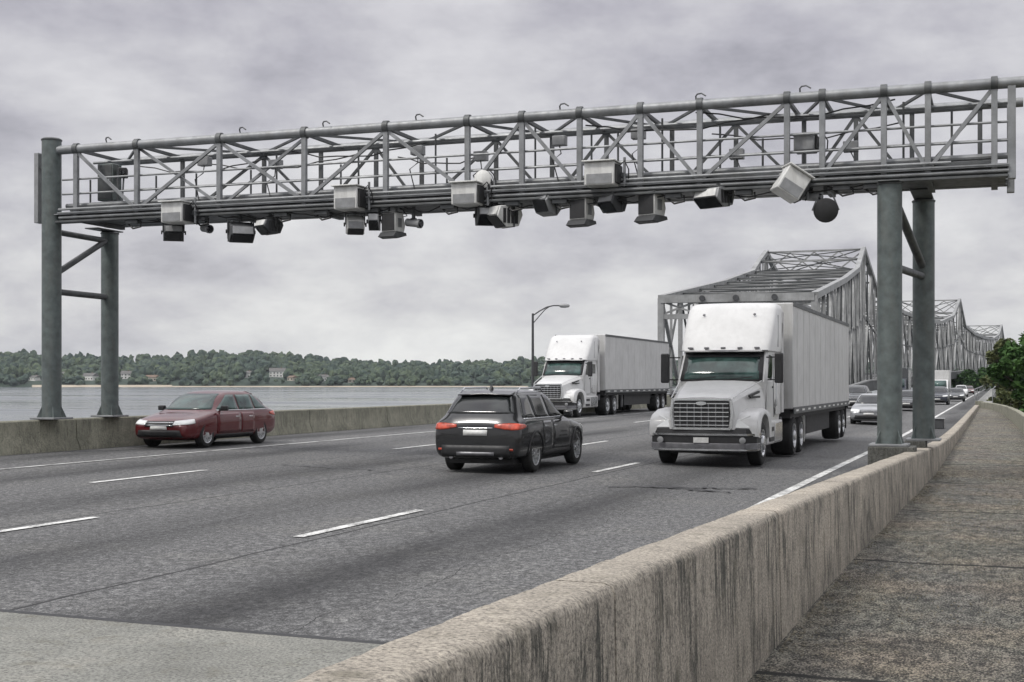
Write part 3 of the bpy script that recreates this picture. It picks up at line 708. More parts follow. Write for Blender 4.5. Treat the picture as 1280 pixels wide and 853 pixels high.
# ------------------------------------------------------------------ wheels
def wheel(parent, x, y, r, wd, side, style='car', rimmat='alloy'):
    s = side
    ty = MB().lathe([(r*.60,-wd*.42),(r*.88,-wd*.5),(r*.97,-wd*.42),(r,-wd*.3),(r,wd*.3),(r*.97,wd*.42),(r*.88,wd*.5),(r*.64,wd*.46),(r*.62,wd*.30),(.02,wd*.28)], (x,y,r), (s,0,0), 32)
    o = ty.build('wheel', M['rubber'], parent, smooth=40)
    rm = MB()
    if style == 'car':
        R0 = r*.655
        rm.lathe([(R0*.90,wd*.32),(R0,wd*.44),(R0*.98,wd*.475),(R0*.90,wd*.44),(R0*.88,wd*.33)], (x,y,r), (s,0,0), 28)
        for k in range(10):
            a = 2*math.pi*k/10 + (.12 if k % 2 else -.12)
            d = V((0, math.cos(a), math.sin(a))); c = V((x+s*wd*.42, y, r))
            rm.bar(c + d*.03, c + d*R0*.93 - V((s*.01,0,0)), .03, .028, (1,0,0))
        rm.lathe([(.085,wd*.34),(.08,wd*.46),(.03,wd*.48)], (x,y,r), (s,0,0), 16)
    else:
        R0 = r*.60
        if style == 'steer':
            rm.lathe([(R0*1.0,wd*.33),(R0*1.02,wd*.5),(R0*.93,wd*.5),(R0*.85,wd*.36),(R0*.55,wd*.52),(R0*.50,wd*.62),(R0*.3,wd*.64),(R0*.1,wd*.66)], (x,y,r), (s,0,0), 28)
        else:
            rm.lathe([(R0*1.0,wd*.33),(R0*1.02,wd*.5),(R0*.93,wd*.48),(R0*.86,wd*.25),(R0*.5,wd*.22),(R0*.46,wd*.5),(R0*.3,wd*.56),(R0*.05,wd*.56)], (x,y,r), (s,0,0), 28)
        for k in range(10):
            a = 2*math.pi*k/10; c = V((x+s*wd*(.44 if style == 'steer' else .23), y+math.cos(a)*R0*.68, r+math.sin(a)*R0*.68))
            rm.cyl(c, c+V((s*.03,0,0)), .018, n=6)
    rm.build('rim', M[rimmat], o, smooth=30)
    return o

# ------------------------------------------------------------------ articulated lorry (front faces -Y, origin under front axle)
def rring(hw, y0, y1, z, r=.12, bow=.0, n=4):
    """horizontal ring: rounded rectangle with the front (y0) edge bowed forward"""
    pts = []
    for i in range(n+1): pts.append((lerp(-hw+r, hw-r, i/n), y0 - bow*(1-(2*i/n-1)**2), z))
    pts += [(hw-r*.35, y0+r*.3, z), (hw, y0+r, z), (hw, y1, z), (-hw, y1, z), (-hw, y0+r, z), (-hw+r*.35, y0+r*.3, z)]
    return pts
def lorry(label, loc):
    t = thing('articulated_lorry', label, 'lorry', loc)
    # --- cab and high roof fairing
    lv = [(1.02,1.02,.98,3.3),(1.06,1.02,1.45,3.3),(1.07,1.0,1.93,3.3),(1.05,1.30,2.32,3.3),(1.03,1.56,2.68,3.3)]
    MB().loft([rring(hw, y0, y1, z, .16, .10) for hw, y0, z, y1 in lv]).build('cab', M['white'], t, smooth=30)
    rf = [(1.07,1.40,2.685,3.32),(1.09,1.50,2.80,3.34),(1.10,1.72,3.05,3.38),(1.10,2.05,3.42,3.42),(1.09,2.36,3.74,3.46),(1.05,2.52,3.86,3.46),(.95,2.75,3.915,3.42)]
    MB().loft([rring(hw, y0, y1, z, .22, .14) for hw, y0, z, y1 in rf]).build('roof_fairing', M['white'], t, smooth=45)
    MB().box(-.93, .93, 1.24, 1.42, 2.655, 2.70).build('sun_visor', M['white'], t, bevel=.01)
    ml = MB()
    for k in (-.8,-.4,0,.4,.8): ml.box(k-.05, k+.05, 1.33-.06*(1-k*k), 1.42, 2.735, 2.775)
    for i, k in enumerate((-.8,-.4,0,.4,.8)):
        MB().box(k-.055, k+.055, 1.30-.02*(1-k*k), 1.44, 2.735, 2.775).build('marker_lamp', M['steel'], t, bevel=.006)
    for k in (-.62, .62): MB().lathe([(.035,0),(.02,.03)], (k, 2.10, 3.60), (0,-1,.3), 10).build('roof_marker', M['steel'], t)
    # windscreen
    def ws(u, v):
        z = lerp(1.99, 2.62, v); y = interp([(1.93,1.0),(2.32,1.30),(2.68,1.56)], z); hw = lerp(.93, .90, v)
        x = lerp(-hw, hw, u); return (x, y - .10*(1-(2*u-1)**2) - .012, z)
    MB().grid(ws, 10, 3).build('windscreen', M['glass'], t, solid=.008)
    def fr(u, v):
        z = lerp(1.945, 2.655, v); y = interp([(1.93,1.0),(2.32,1.30),(2.68,1.56)], z); hw = lerp(.985, .95, v)
        x = lerp(-hw, hw, u); return (x, y - .10*(1-(2*u-1)**2) - .004, z)
    MB().grid(fr, 10, 3).build('windscreen_seal', M['black'], t, solid=.006)
    MB().grid(lambda u, v: (lambda p: (p[0], p[1]-.008, p[2]))(ws(u, lerp(.86, 1.0, v))), 10, 1).build('shade_band', M['black'], t, solid=.004)
    for x0, x1 in ((-.75,-.1),(.1,.75)):
        p0 = V(ws((x0+.93)/1.86, .0)) + V((0,-.03,-.02)); p1 = V(ws((x1+.93)/1.86, .10)) + V((0,-.03,0))
        MB().bar(p0, p1, .022, .02).build('wiper', M['black'], t)
    for s in (-1, 1):
        # side windows, door, vent lines
        q = MB(); pts = [(1.28,2.02),(1.95,1.98),(1.97,2.55),(1.62,2.58)]
        q.add([(s*1.068, y, z) for y, z in pts] + [(s*1.045, y, z) for y, z in pts], [(0,1,2,3),(7,6,5,4),(0,4,5,1),(1,5,6,2),(2,6,7,3),(3,7,4,0)])
        q.build('side_window', M['glass_dark'], t, smooth=0)
        d = MB(); pts = [(1.12,1.08),(2.06,1.08),(2.06,1.95),(1.16,1.95)]
        d.add([(s*1.074, y, z) for y, z in pts] + [(s*1.05, y, z) for y, z in pts], [(0,1,2,3),(7,6,5,4),(0,4,5,1),(1,5,6,2),(2,6,7,3),(3,7,4,0)])
        do = d.build('door', M['white'], t, bevel=.01, smooth=0)
        MB().box(min(s*1.076,s*1.10), max(s*1.076,s*1.10), 1.88, 2.0, 1.78, 1.82).build('handle', M['black'], do)
        # mirrors
        mi = MB(); mi.box(-.10, .10, -.06, .09, -.36, .36); mi.xf(Matrix.Translation((s*1.36, 1.08, 2.26)))
        mo = mi.build('mirror', M['black'], t, bevel=.035, seg=3)
        for zz in (2.52, 1.98): MB().bar((s*1.04, 1.30, zz), (s*1.3, 1.12, zz), .03, .03).build('mirror_arm', M['black'], mo)
        mh = MB(); mh.box(-.115, .115, -.10, -.055, -.38, .38); mh.xf(Matrix.Translation((s*1.36, 1.08, 2.26)))
        # chassis fairing with fuel tank and steps
        MB().box(min(s*.62,s*1.12), max(s*.62,s*1.12), .72, 3.25, .42, .98).build('side_skirt', M['trailer'], t, bevel=.05, seg=3)
        for zz in (.50, .74): MB().box(min(s*1.123,s*1.15), max(s*1.123,s*1.15), 1.15, 1.75, zz, zz+.10).build('step', M['black'], t)
        MB().box(min(s*1.123,s*1.14), max(s*1.123,s*1.14), 1.95, 3.1, .46, .92).build('tank_cover', M['chrome'], t, bevel=.02)
        # fairing extender behind the sleeper
        MB().box(min(s*1.06,s*1.10), max(s*1.06,s*1.10), 3.28, 3.62, 1.15, 3.72).build('side_extender', M['trailer'], t, bevel=.01)
        # front wing
        prof = [(-1.02,.70),(-1.07,.88),(-1.03,1.08),(-.84,1.22),(-.40,1.31),(.10,1.33),(.60,1.27),(.95,1.14),(.95,.62),(.66,.62),(.64,.78),(.55,.96),(.40,1.10),(.2,1.17),(0,1.19),(-.2,1.17),(-.40,1.10),(-.55,.96),(-.64,.78),(-.66,.66)]
        rg = []
        for fx_, sq in ((.56,1),(.90,1),(1.10,.99),(1.18,.965),(1.215,.90)):
            rg.append([(s*fx_, y*(1 if fx_ < 1.1 else .985), z if i >= 8 else lerp(.70, z, sq)) for i, (y, z) in enumerate(prof)])
        MB().loft(rg).build('front_wing', M['white'], t, smooth=50)
        wheel(t, s*1.02, 0, .52, .30, s, 'steer', 'alloy')
        MB().bar((s*.1,0,.52), (s*.9,0,.52), .12, .12).build('axle', M['under'], t)
        for yy in (4.55, 5.85):
            wheel(t, s*.96, yy, .52, .56, s, 'drive', 'alloy')
        MB().box(min(s*.66,s*1.24), max(s*.66,s*1.24), 6.45, 6.48, .28, 1.0).build('mud_flap', M['box_white'], t)
        # headlamp swept up the wing
        h = MB()
        pts = [(.71,-1.10,.89),(1.02,-1.07,.89),(1.19,-.86,.93),(1.17,-.68,1.12),(1.02,-.92,1.16),(.76,-1.06,1.06)]
        c = V((.9,-.8,1.0)); nn = V((.35,-1,.25)).normalized()
        h.add([(s*(p[0]+nn.x*.03), p[1]+nn.y*.03, p[2]+nn.z*.03) for p in pts] + [(s*p[0]*.97, p[1]+.12, p[2]) for p in pts],
              [(0,1,2,3,4,5),(11,10,9,8,7,6)] + [(i, i+6, (i+1)%6+6, (i+1)%6) for i in range(6)])
        h.build('headlamp', M['head'], t, bevel=.012)
        MB().lathe([(.07,0),(.07,.03),(.04,.04)], (s*.92, -1.235, .62), (0,-1,0), 18).build('fog_lamp', M['box_grey'], t)
        for k in range(2):
            MB().bar((s*.905, -.30+.12*k, 1.60-.03*k+.0), (s*1.0, .42+.05*k, 1.70-.02*k-.1*k), .05, .05).build('hood_vent', M['black'], t)
    # --- bonnet
    def hring(y, hw, zt, zb, cr):
        pts = [(-hw*1.06, y, zb), (-hw*1.04, y, lerp(zb,zt,.55)), (-hw*.97, y, lerp(zb,zt,.86)), (-hw*.80, y, zt), (-hw*.35, y, zt+cr), (0, y, zt+cr*1.2)]
        return pts + [(-p[0], p[1], p[2]) for p in pts[-2::-1]]
    MB().loft([hring(-1.17,.655,1.50,.86,.02), hring(-1.13,.70,1.555,.85,.025), hring(-.95,.74,1.60,.85,.03), hring(-.5,.80,1.69,.85,.035), hring(0,.865,1.775,.85,.035), hring(.5,.93,1.86,.9,.035), hring(1.02,1.0,1.945,.95,.03)]).build('bonnet', M['white'], t, smooth=32)
    for s in (-1, 1):
        MB().tube([(s*.70,-1.10,1.565),(s*.77,-.5,1.70),(s*.84,0,1.785),(s*.97,1.0,1.955)], .014, 6).build('bonnet_crease', M['white'], t)
        MB().tube([(s*1.100,2.66,2.80),(s*1.100,2.66,3.60)], .009, 5).build('fairing_seam', M['steel'], t)
        MB().tube([(s*1.078,2.12,1.06),(s*1.062,2.12,2.62)], .009, 5).build('cab_seam', M['steel'], t)
        MB().box(min(s*1.062,s*1.075), max(s*1.062,s*1.075), 2.45, 2.95, 2.05, 2.5).build('sleeper_window', M['glass_dark'], t)
        MB().box(min(s*1.070,s*1.09), max(s*1.070,s*1.09), 2.4, 3.1, 1.12, 1.5).build('locker_door', M['trailer'], t, bevel=.012)
        MB().tube([(s*1.09,2.18,1.3),(s*1.13,2.2,1.35),(s*1.13,2.2,2.0),(s*1.08,2.18,2.05)], .016, 6).build('grab_rail', M['chrome'], t)
    MB().tube([(lerp(-1.06,1.06,k/12), 1.36-.13*(1-(2*k/12-1)**2), 2.69) for k in range(13)], .012, 5).build('fairing_seam', M['steel'], t)
    # --- grille
    gp = [(-.60,.90),(.60,.90),(.635,1.2),(.61,1.50),(-.61,1.50),(-.635,1.2)]
    go = MB().prism(gp, 'y', -1.20, -1.05).build('grille', M['black'], t, bevel=.02)
    for k in range(6):
        zz = .955 + .097*k; MB().box(-.61, .61, -1.225, -1.202, zz-.011, zz+.011).build('grille_bar', M['chrome'], go)
    for k in range(7):
        xx = -.48+.16*k; MB().box(xx-.012, xx+.012, -1.215, -1.203, .92, 1.45).build('grille_rib', M['steel'], go)
    fr_ = MB(); e = .035
    gq = [(-.645,.875),(.645,.875),(.685,1.2),(.655,1.535),(-.655,1.535),(-.685,1.2)]
    for a, b in zip(gq, gq[1:]+gq[:1]): fr_.bar((a[0],-1.19,a[1]), (b[0],-1.19,b[1]), .05, .045, (0,1,0))
    fr_.build('grille_surround', M['chrome'], t)
    MB().lathe([(.085,0),(.08,.02)], (0,0,0), (0,-1,0), 24).xf(Matrix.Translation((0,-1.23,1.445)) @ Matrix.Diagonal((1.5,1,.55,1))).build('oval_badge', M['chrome'], t)
    # --- bumper
    def bp(z, off, hw): 
        return [(-hw, -.62, z), (-hw*.985, -.95-off*.5, z), (-hw*.82, -1.17-off, z), (0, -1.25-off, z), (hw*.82, -1.17-off, z), (hw*.985, -.95-off*.5, z), (hw, -.62, z), (hw*.9, -.62, z), (0, -.95, z), (-hw*.9, -.62, z)]
    MB().loft([bp(.36,-.03,1.16), bp(.42,0,1.21), bp(.55,0,1.22)]).build('bumper', M['steel'], t, bevel=.01)
    MB().loft([bp(.552,-.02,1.20), bp(.72,-.02,1.20)]).build('bumper_inset', M['black'], t)
    MB().loft([bp(.385,.012,1.222), bp(.415,.012,1.222)]).build('bumper_trim', M['chrome'], t)
    MB().loft([bp(.722,.01,1.225), bp(.768,.012,1.225)]).build('bumper_trim', M['chrome'], t)
    MB().loft([bp(.772,-.03,1.20), bp(.875,-.05,1.19)]).build('bumper_cap', M['black'], t)
    MB().box(-.17, .17, -1.262, -1.25, .56, .68).build('number_plate', M['plate'], t)
    # --- chassis
    MB().box(-.45, .45, -.7, 7.0, .62, .95).build('chassis_rail', M['under'], t)
    MB().box(-.78, .78, -.95, .9, .31, .84).build('engine_shade_pan', M['under'], t)  # low dark pan added to deepen the shade under the cab
    MB().box(-.6, .6, .9, 6.6, .42, .615).build('drive_train', M['under'], t)
    MB().box(-1.0, 1.0, 3.75, 4.0, .75, 1.02).build('catwalk', M['steel'], t)
    for s in (-1, 1): MB().cyl((s*.75, 3.48, .9), (s*.75, 3.48, 3.3), .07, n=12).build('exhaust_stack', M['steel'], t)
    # --- trailer
    y0, y1 = 3.95, 17.6
    MB().box(-1.29, 1.29, y0, y1, 1.22, 3.98).build('trailer_box', M['trailer'], t, bevel=.03)
    for s in (-1, 1):
        MB().box(min(s*1.293,s*1.315), max(s*1.293,s*1.315), y0, y1, 1.10, 1.27).build('bottom_rail', M['galv_dark'], t)
        MB().box(min(s*1.293,s*1.31), max(s*1.293,s*1.31), y0, y1, 3.89, 3.99).build('top_rail', M['galv_dark'], t)
        for k in range(12):
            yy = y0 + .3 + k*1.18
            MB().box(min(s*1.317,s*1.324), max(s*1.317,s*1.324), yy, yy+.45, 1.16, 1.21).build('reflector_strip', M['plate'], t)
        for k in range(11):
            yy = y0 + .7 + k*1.22
            MB().box(min(s*1.292,s*1.2945), max(s*1.292,s*1.2945), yy, yy+.02, 1.28, 3.88).build('panel_rib', M['trailer'], t)
        for yy in (15.0, 16.3): wheel(t, s*.98, yy, .50, .54, s, 'drive', 'alloy')
        MB().box(min(s*.98,s*1.06), max(s*.98,s*1.06), 7.9, 8.02, .35, 1.2).build('landing_leg', M['steel'], t)
        MB().box(min(s*.7,s*1.25), max(s*.7,s*1.25), 17.15, 17.18, .3, 1.1).build('mud_flap', M['black'], t)
    MB().box(-1.2, 1.2, y0+.1, y1-.05, .98, 1.215).build('trailer_floor', M['under'], t)
    MB().box(-.95, .95, 14.2, 17.1, .70, .98).build('bogie', M['under'], t)
    for s in (-1, 1): MB().box(min(s*1.0,s*1.03), max(s*1.0,s*1.03), 8.4, 14.0, .42, .98).build('under_skirt', M['under'], t)
    return t
L1 = lorry('white lorry under the gantry, the nearest vehicle coming towards us', (-6.05, 30.1, road_z(-6, 31)))
L1.scale = (.985, .985, .97)
L2 = copy_tree(L1); L2.location = (-19.75, 60.8, road_z(-19.7, 65)); L2.scale = (1.02,)*3
L2['label'] = 'white lorry farther back in the left lane beside the street lamp'
L1['group'] = L2['group'] = 'white articulated lorries'

# ------------------------------------------------------------------ cars (front faces -Y)
from mathutils.bvhtree import BVHTree
SPECS = dict(
  suv=dict(L=4.62, W=1.86, H=1.63, wr=.37, wb=2.78, fo=.86, belt=1.04, hood=.98, ws=(1.25,2.18), rear=(3.95,4.50), wb_=.90, wt=.66, clear=.25, pil=(2.62,3.52), tail=1.06),
  hatch=dict(L=4.40, W=1.76, H=1.43, wr=.32, wb=2.65, fo=.86, belt=.90, hood=.83, ws=(1.02,1.98), rear=(3.40,4.22), wb_=.90, wt=.66, clear=.19, pil=(2.45,3.25), tail=.95),
  sedan=dict(L=4.70, W=1.80, H=1.44, wr=.325, wb=2.72, fo=.92, belt=.91, hood=.85, ws=(1.25,2.08), rear=(3.25,4.02), wb_=.90, wt=.65, clear=.19, pil=(2.50,3.25), tail=.98),
)
def eval_mesh(o):
    dg = bpy.context.evaluated_depsgraph_get(); dg.update()
    return bpy.data.meshes.new_from_object(o.evaluated_get(dg))
def car(kind_, paint, label, loc, rz=0, name='saloon_car', cat='car', rails=False, detail=True, group=None):
    S = SPECS[kind_]; L, W, H, wr = S['L'], S['W'], S['H'], S['wr']; hw = W/2
    t = thing(name, label, cat, loc, rz, group)
    yf, yr = S['fo'], S['fo']+S['wb']; belt, hood, tail, cl = S['belt'], S['hood'], S['tail'], S['clear']
    (w0, w1), (r0, r1) = S['ws'], S['rear']; ym = (w1+r0)/2
    # stations: y, width factor, z bottom, shoulder z, roof z
    st = [(.0,.70,.36,.56,.60),(.04,.82,.28,hood-.26,hood-.22),(.16,.915,cl+.02,hood-.15,hood-.10),(.45,.965,cl,hood-.08,hood-.02),(w0*.82,.99,cl,hood-.02,hood+.035),
          (w0,1.0,cl,belt-.03,hood+.06),(lerp(w0,w1,.5),1.0,cl,belt,lerp(hood+.06,H,.55)),(w1,1.0,cl,belt,H-.02),(lerp(w1,r0,.4),1.0,cl,belt+.01,H),(lerp(w1,r0,.8),1.0,cl,belt+.02,H-.005),
          (r0,.995,cl,belt+.03,H-.04)]
    if kind_ == 'sedan':
        st += [(lerp(r0,r1,.5),.99,cl,belt+.03,lerp(H-.04,tail+.03,.45)),(r1,.98,cl+.02,tail-.03,tail+.03),(L-.22,.955,cl+.03,tail-.05,tail+.01),(L-.06,.92,.30,tail-.10,tail-.05),(L,.80,.40,tail-.24,tail-.20)]
    else:
        st += [(lerp(r0,r1,.5),.98,cl+.01,belt+.03,lerp(H-.04,tail+.08,.40)),(r1,.955,cl+.03,tail-.04,tail+.06),(L-.07,.925,.30,tail-.10,tail-.02),(L-.015,.89,.34,tail-.16,tail-.10),(L,.78,.42,tail-.30,tail-.24)]
    def half(y, f, zb, zs, zr):
        hx = hw*f*1.015; h = zs - zb; c = clamp((zr-zs)/(H-belt)); q = sstep(.05,.5,c)
        a = lerp(.86, S['wb_'], q)*hx; b = lerp(.60, S['wt']/ .93, q)*hw*min(1, f); tt = zr - zs
        return [(0,zb),(.70*hx,zb),(.93*hx,zb+.04),(.985*hx,zb+.24*h),(1.0*hx,zb+.55*h),(.99*hx,zb+.82*h),(.955*hx,zs-.01),(a,zs+.025*min(1,tt/.1)),
                (lerp(a,b,.52),zs+.52*tt),(b,zs+.90*tt),(b*.86,zs+.995*tt),(b*.45,zr+.014),(0,zr+.02)]
    rings = []
    for s_ in st:
        hf = half(*s_); rings.append([(x, s_[0], z) for x, z in hf] + [(-x, s_[0], z) for x, z in hf[-2:0:-1]])
    body = MB().loft(rings).build('body', M[paint], t, subd=2, smooth=60)
    cm = MB()
    for y in (yf, yr):
        for s in (-1, 1): cm.cyl((s*(hw-.30), y, wr), (s*(hw+.3), y, wr), wr+.05, n=36)
    cu = cm.build('cutter', M['black'])
    me0 = eval_mesh(body); bm = bmesh.new(); bm.from_mesh(me0); bvh = BVHTree.FromBMesh(bm); bm.free()
    bo_ = body.modifiers.new('cut', 'BOOLEAN'); bo_.operation = 'DIFFERENCE'; bo_.object = cu; bo_.solver = 'EXACT'
    me = eval_mesh(body); body.modifiers.clear(); body.data = me; bpy.data.objects.remove(cu)
    for p in me.polygons: p.use_smooth = True
    me.set_sharp_from_angle(angle=R(50))
    def patch(nm, fn, nu, nv, mt, off=.008, parent=None, solid=.008):
        """a thin panel lying on the body: fn(u,v) gives (origin, direction) of the ray that finds the surface"""
        m = MB(); vs = []
        for j in range(nv+1):
            for i in range(nu+1):
                o, d = fn(i/nu, j/nv); d = d.normalized(); hit, nn, _, _ = bvh.ray_cast(o, d)
                if hit is None: return None
                if nn.dot(d) > 0: nn = -nn
                vs.append(hit + nn*off)
        m.add(vs, [(j*(nu+1)+i, j*(nu+1)+i+1, (j+1)*(nu+1)+i+1, (j+1)*(nu+1)+i) for j in range(nv) for i in range(nu)])
        return m.build(nm, M[mt], parent or t, solid=solid, smooth=60)
    gl_ = 'glass_dark' if paint == 'suv' or not detail else 'glass'
    zb, zt = belt+.05, H-.10
    def side_fn(s, y0, y1, z0, z1):      # y0, y1: functions of v
        return lambda u, v: (V((s*3, lerp(y0(v), y1(v), u), lerp(z0, z1, v))), V((-s,0,0)))
    wsl = lambda v: lerp(w0+.40, w1+.10, v)
    rsl = lambda v: lerp(r1-.30, r0-.02, v) if kind_ != 'sedan' else lerp(r1-.42, r0-.05, v)
    pA, pB = S['pil']
    for s in (-1, 1):
        for y0, y1 in ((wsl, lambda v: pA-.04), (lambda v: pA+.04, lambda v: pB-.035), (lambda v: pB+.03, rsl)):
            patch('side_window', side_fn(s, y0, y1, zb, zt), 6, 6, gl_, .006)
    fwd = lambda u, v: (V((lerp(-1,1,u)*lerp(hw*.80, hw*S['wt']*.90, v), -3, lerp(hood+.125, H-.075, v))), V((0,1,0)))
    patch('windscreen', fwd, 12, 8, 'glass' if detail else 'glass_dark', .006)
    rz0 = (tail+.115 if kind_ != 'sedan' else tail+.08)
    bwd = lambda u, v: (V((lerp(-1,1,u)*lerp(hw*.76, hw*S['wt']*.88, v), L+3, lerp(rz0, H-.10, v))), V((0,-1,0)))
    patch('rear_window', bwd, 12, 8, gl_, .006)
    if kind_ != 'sedan':
        m = MB(); m.loft([[(x, r0-.10, H-.05-.04*abs(x)), (x, r0+.20, H-.085-.04*abs(x)), (x, r0+.20, H-.06-.04*abs(x)), (x, r0-.10, H+.005-.05*abs(x))] for x in (-hw*.60,-hw*.3,0,hw*.3,hw*.60)])
        m.build('spoiler', M[paint], t, bevel=.008)
    if detail:
        for s in (-1, 1):
            zlo = cl+.17
            for d0, d1 in ((yf+wr+.11, pA-.008), (pA+.008, yr-wr-.07)):
                dd = patch('door', side_fn(s, lambda v, a=d0: a, lambda v, a=d1: a, zlo, belt-.03), 8, 8, paint, .005)
                if dd: 
                    hit, nn, _, _ = bvh.ray_cast(V((s*3, d1-.18, belt-.14)), V((-s,0,0)))
                    MB().box(-.012, .022, -.09, .09, -.016, .016).xf(Matrix.Translation(hit) @ Matrix.Diagonal((s,1,1,1))).build('handle', M['chrome'], dd, bevel=.006)
            patch('window_trim', side_fn(s, lambda v: w0+.38, lambda v: r1-.30, belt+.020, belt+.042), 14, 1, 'chrome', .007)
            patch('sill', side_fn(s, lambda v: yf+wr+.07, lambda v: yr-wr-.07, cl+.03, cl+.14), 8, 2, 'black', .008)
            mo = MB(); mo.box(-.095,.095,-.05,.07,-.06,.07); mo.xf(Matrix.Translation((s*(hw+.07), w0+.50, belt+.085)))
            mo = mo.build('mirror', M[paint if paint != 'red' else 'black'], t, bevel=.03, seg=3)
            MB().bar((s*(hw-.09), w0+.52, belt+.04), (s*(hw+.04), w0+.51, belt+.06), .05, .04).build('mirror_arm', M['black'], mo)
            if kind_ == 'suv':
                for y in (yf, yr):
                    arc = MB(); n = 16; ro = wr+.10; pr_ = None
                    vs = []
                    for k in range(n+1):
                        a = math.pi*(k/n); 
                        for rr in (wr+.052, ro):
                            yy, zz = y+rr*math.cos(a), wr+rr*math.sin(a)*1.0
                            h_, n_, _, _ = bvh.ray_cast(V((s*3, yy, max(zz, cl+.05))), V((-s,0,0)))
                            vs.append(h_ + n_*.008 if h_ is not None else V((s*hw, yy, zz)))
                    arc.add(vs, [(2*k, 2*k+1, 2*k+3, 2*k+2) for k in range(n)])
                    arc.build('arch_trim', M['black'], t, solid=.012)
    for s in (-1, 1):
        for y in (yf, yr): wheel(t, s*(hw-.115), y, wr, .225, s)
    MB().box(-hw*.72, hw*.72, .30, L-.3, .19, cl+.12).build('underbody_shade_pan', M['under'], t)  # dark floor box, added to block light and darken the ground beneath
    # lamps wrap round the corners
    def corner(s, C, a0, a1, z0, z1, sgn):
        def fn(u, v):
            a = R(lerp(a0, a1, u)); d = V((s*math.sin(a), sgn*math.cos(a), 0)); z = lerp(z0(u), z1(u), v)
            c = V((s*C[0], C[1], z)); return c + d*3, -d
        return fn
    hz = hood-.185; hl = 1.0 if kind_ == 'suv' else 1.15
    tz = tail-.13
    for s in (-1, 1):
        patch('headlamp', corner(s, (hw*.46, .62), 0, 58, lambda u: hz-.055*hl+.05*u*u, lambda u: hz+.030*hl+.045*u, -1), 12, 4, 'head', .012)
        patch('tail_lamp', corner(s, (hw*.46, L-.62), -3, 66, lambda u: tz-.020-.050*math.sin(math.pi*clamp(u*1.05)), lambda u: tz+.022+.034*math.sin(math.pi*clamp(u*.9+.1)), 1), 14, 4, 'tail', .012)
        if kind_ == 'suv': patch('reflector', corner(s, (hw*.46, L-.62), 0, 30, lambda u: .46, lambda u: .50, 1), 4, 1, 'tail', .010)
    fr_fn = lambda x0, x1, z0, z1: (lambda u, v: (V((lerp(x0,x1,u)*(1-.08*v), -3, lerp(z0,z1,v))), V((0,1,0))))
    re_fn = lambda x0, x1, z0, z1: (lambda u, v: (V((lerp(x0,x1,u), L+3, lerp(z0,z1,v))), V((0,-1,0))))
    gr_ = patch('grille', fr_fn(-.42, .42, hz-.10, hz+.03), 8, 3, 'black', .010)
    for k in (.25, .7): patch('grille_bar', fr_fn(-.41, .41, hz-.10+.13*k-.008, hz-.10+.13*k+.008), 8, 1, 'chrome', .018, gr_)
    patch('lower_intake', fr_fn(-.66, .66, .29, .46), 8, 3, 'black', .010)
    patch('number_plate', fr_fn(-.25, .25, .47, .56), 3, 1, 'plate', .02)
    low = .56 if kind_ == 'suv' else .36
    patch('bumper_trim', re_fn(-.76*hw, .76*hw, .34, low), 10, 3, 'black', .014)
    patch('skid_plate', re_fn(-.42*hw, .42*hw, .365, .43), 6, 1, 'steel', .026)
    if detail:
        patch('number_plate', re_fn(-.25, .25, tail-.31, tail-.20), 3, 1, 'plate', .016)
        patch('chrome_strip', re_fn(-.36, .36, tail-.172, tail-.156), 6, 1, 'chrome', .014)
        for s in (-1, 1): MB().lathe([(.035,0),(.042,.10)], (s*.52, L-.12, .33), (0,1,0), 12).build('exhaust', M['steel'], t)
    if rails:
        for s in (-1, 1):
            xx = hw*S['wt']*.97
            MB().tube([(s*xx, w1+.15, H-.03), (s*xx, w1+.28, H+.05), (s*xx, r0-.25, H+.045), (s*xx, r0-.08, H-.05)], .017, 8).build('roof_rail', M['chrome'], t)
        MB().prism([(0,-.02),(.16,-.02),(.10,.07),(.02,.04)], 'x', -.02, .02).xf(Matrix.Translation((0, r0-.3, H+.02))).build('roof_fin', M['black'], t)
    return t
# charcoal SUV driving away
car('suv', 'suv', 'charcoal SUV driving away with glowing orange red tail lamps', (-9.55, 28.95, road_z(-9.5, 27)), R(180), 'suv_car', 'suv', rails=True)
car('hatch', 'red', 'dark red car passing in front of the river side barrier', (-19.72, 28.55, road_z(-19.7, 30)), 0, 'hatchback_car')
FAR = 'cars queuing beyond the right gantry legs'
car('suv', 'grey', 'grey SUV half hidden behind the rear of the nearest trailer', (-9.3, 95, road_z(-9.3, 97)), 0, 'suv_car', 'suv', detail=False, group=FAR)
car('sedan', 'silver', 'light grey saloon partly hidden behind the nearer right gantry leg', (-5.55, 64, road_z(-5.5, 66)), 0, 'saloon_car', 'car', detail=False, group=FAR)
car('sedan', 'grey', 'dark grey saloon seen in the gap between the two right gantry legs', (-5.75, 95, road_z(-5.7, 97)), 0, 'saloon_car', 'car', detail=False, group=FAR)
car('suv', 'navy', 'dark SUV just right of the farther right gantry leg', (-4.9, 125, road_z(-4.5, 127)), 0, 'suv_car', 'suv', detail=False, group=FAR)
car('sedan', 'grey', 'distant grey saloon, the rightmost of the queuing cars', (-4.0, 148, road_z(-4, 150)), 0, 'saloon_car', 'car', detail=False, group=FAR)
car('hatch', 'navy', 'distant dark hatchback in front of the white box truck', (-7.6, 158, road_z(-7, 160)), 0, 'hatchback_car', 'car', detail=False, group=FAR)
car('sedan', 'navy', 'far dark saloon in the middle lane behind the grey SUV', (-9.2, 128, road_z(-9, 130)), 0, 'saloon_car', 'car', detail=False, group=FAR)
car('suv', 'carwhite', 'far white SUV at the tail of the queue near the thicket', (-4.6, 196, road_z(-4, 196)), 0, 'suv_car', 'suv', detail=False, group=FAR)
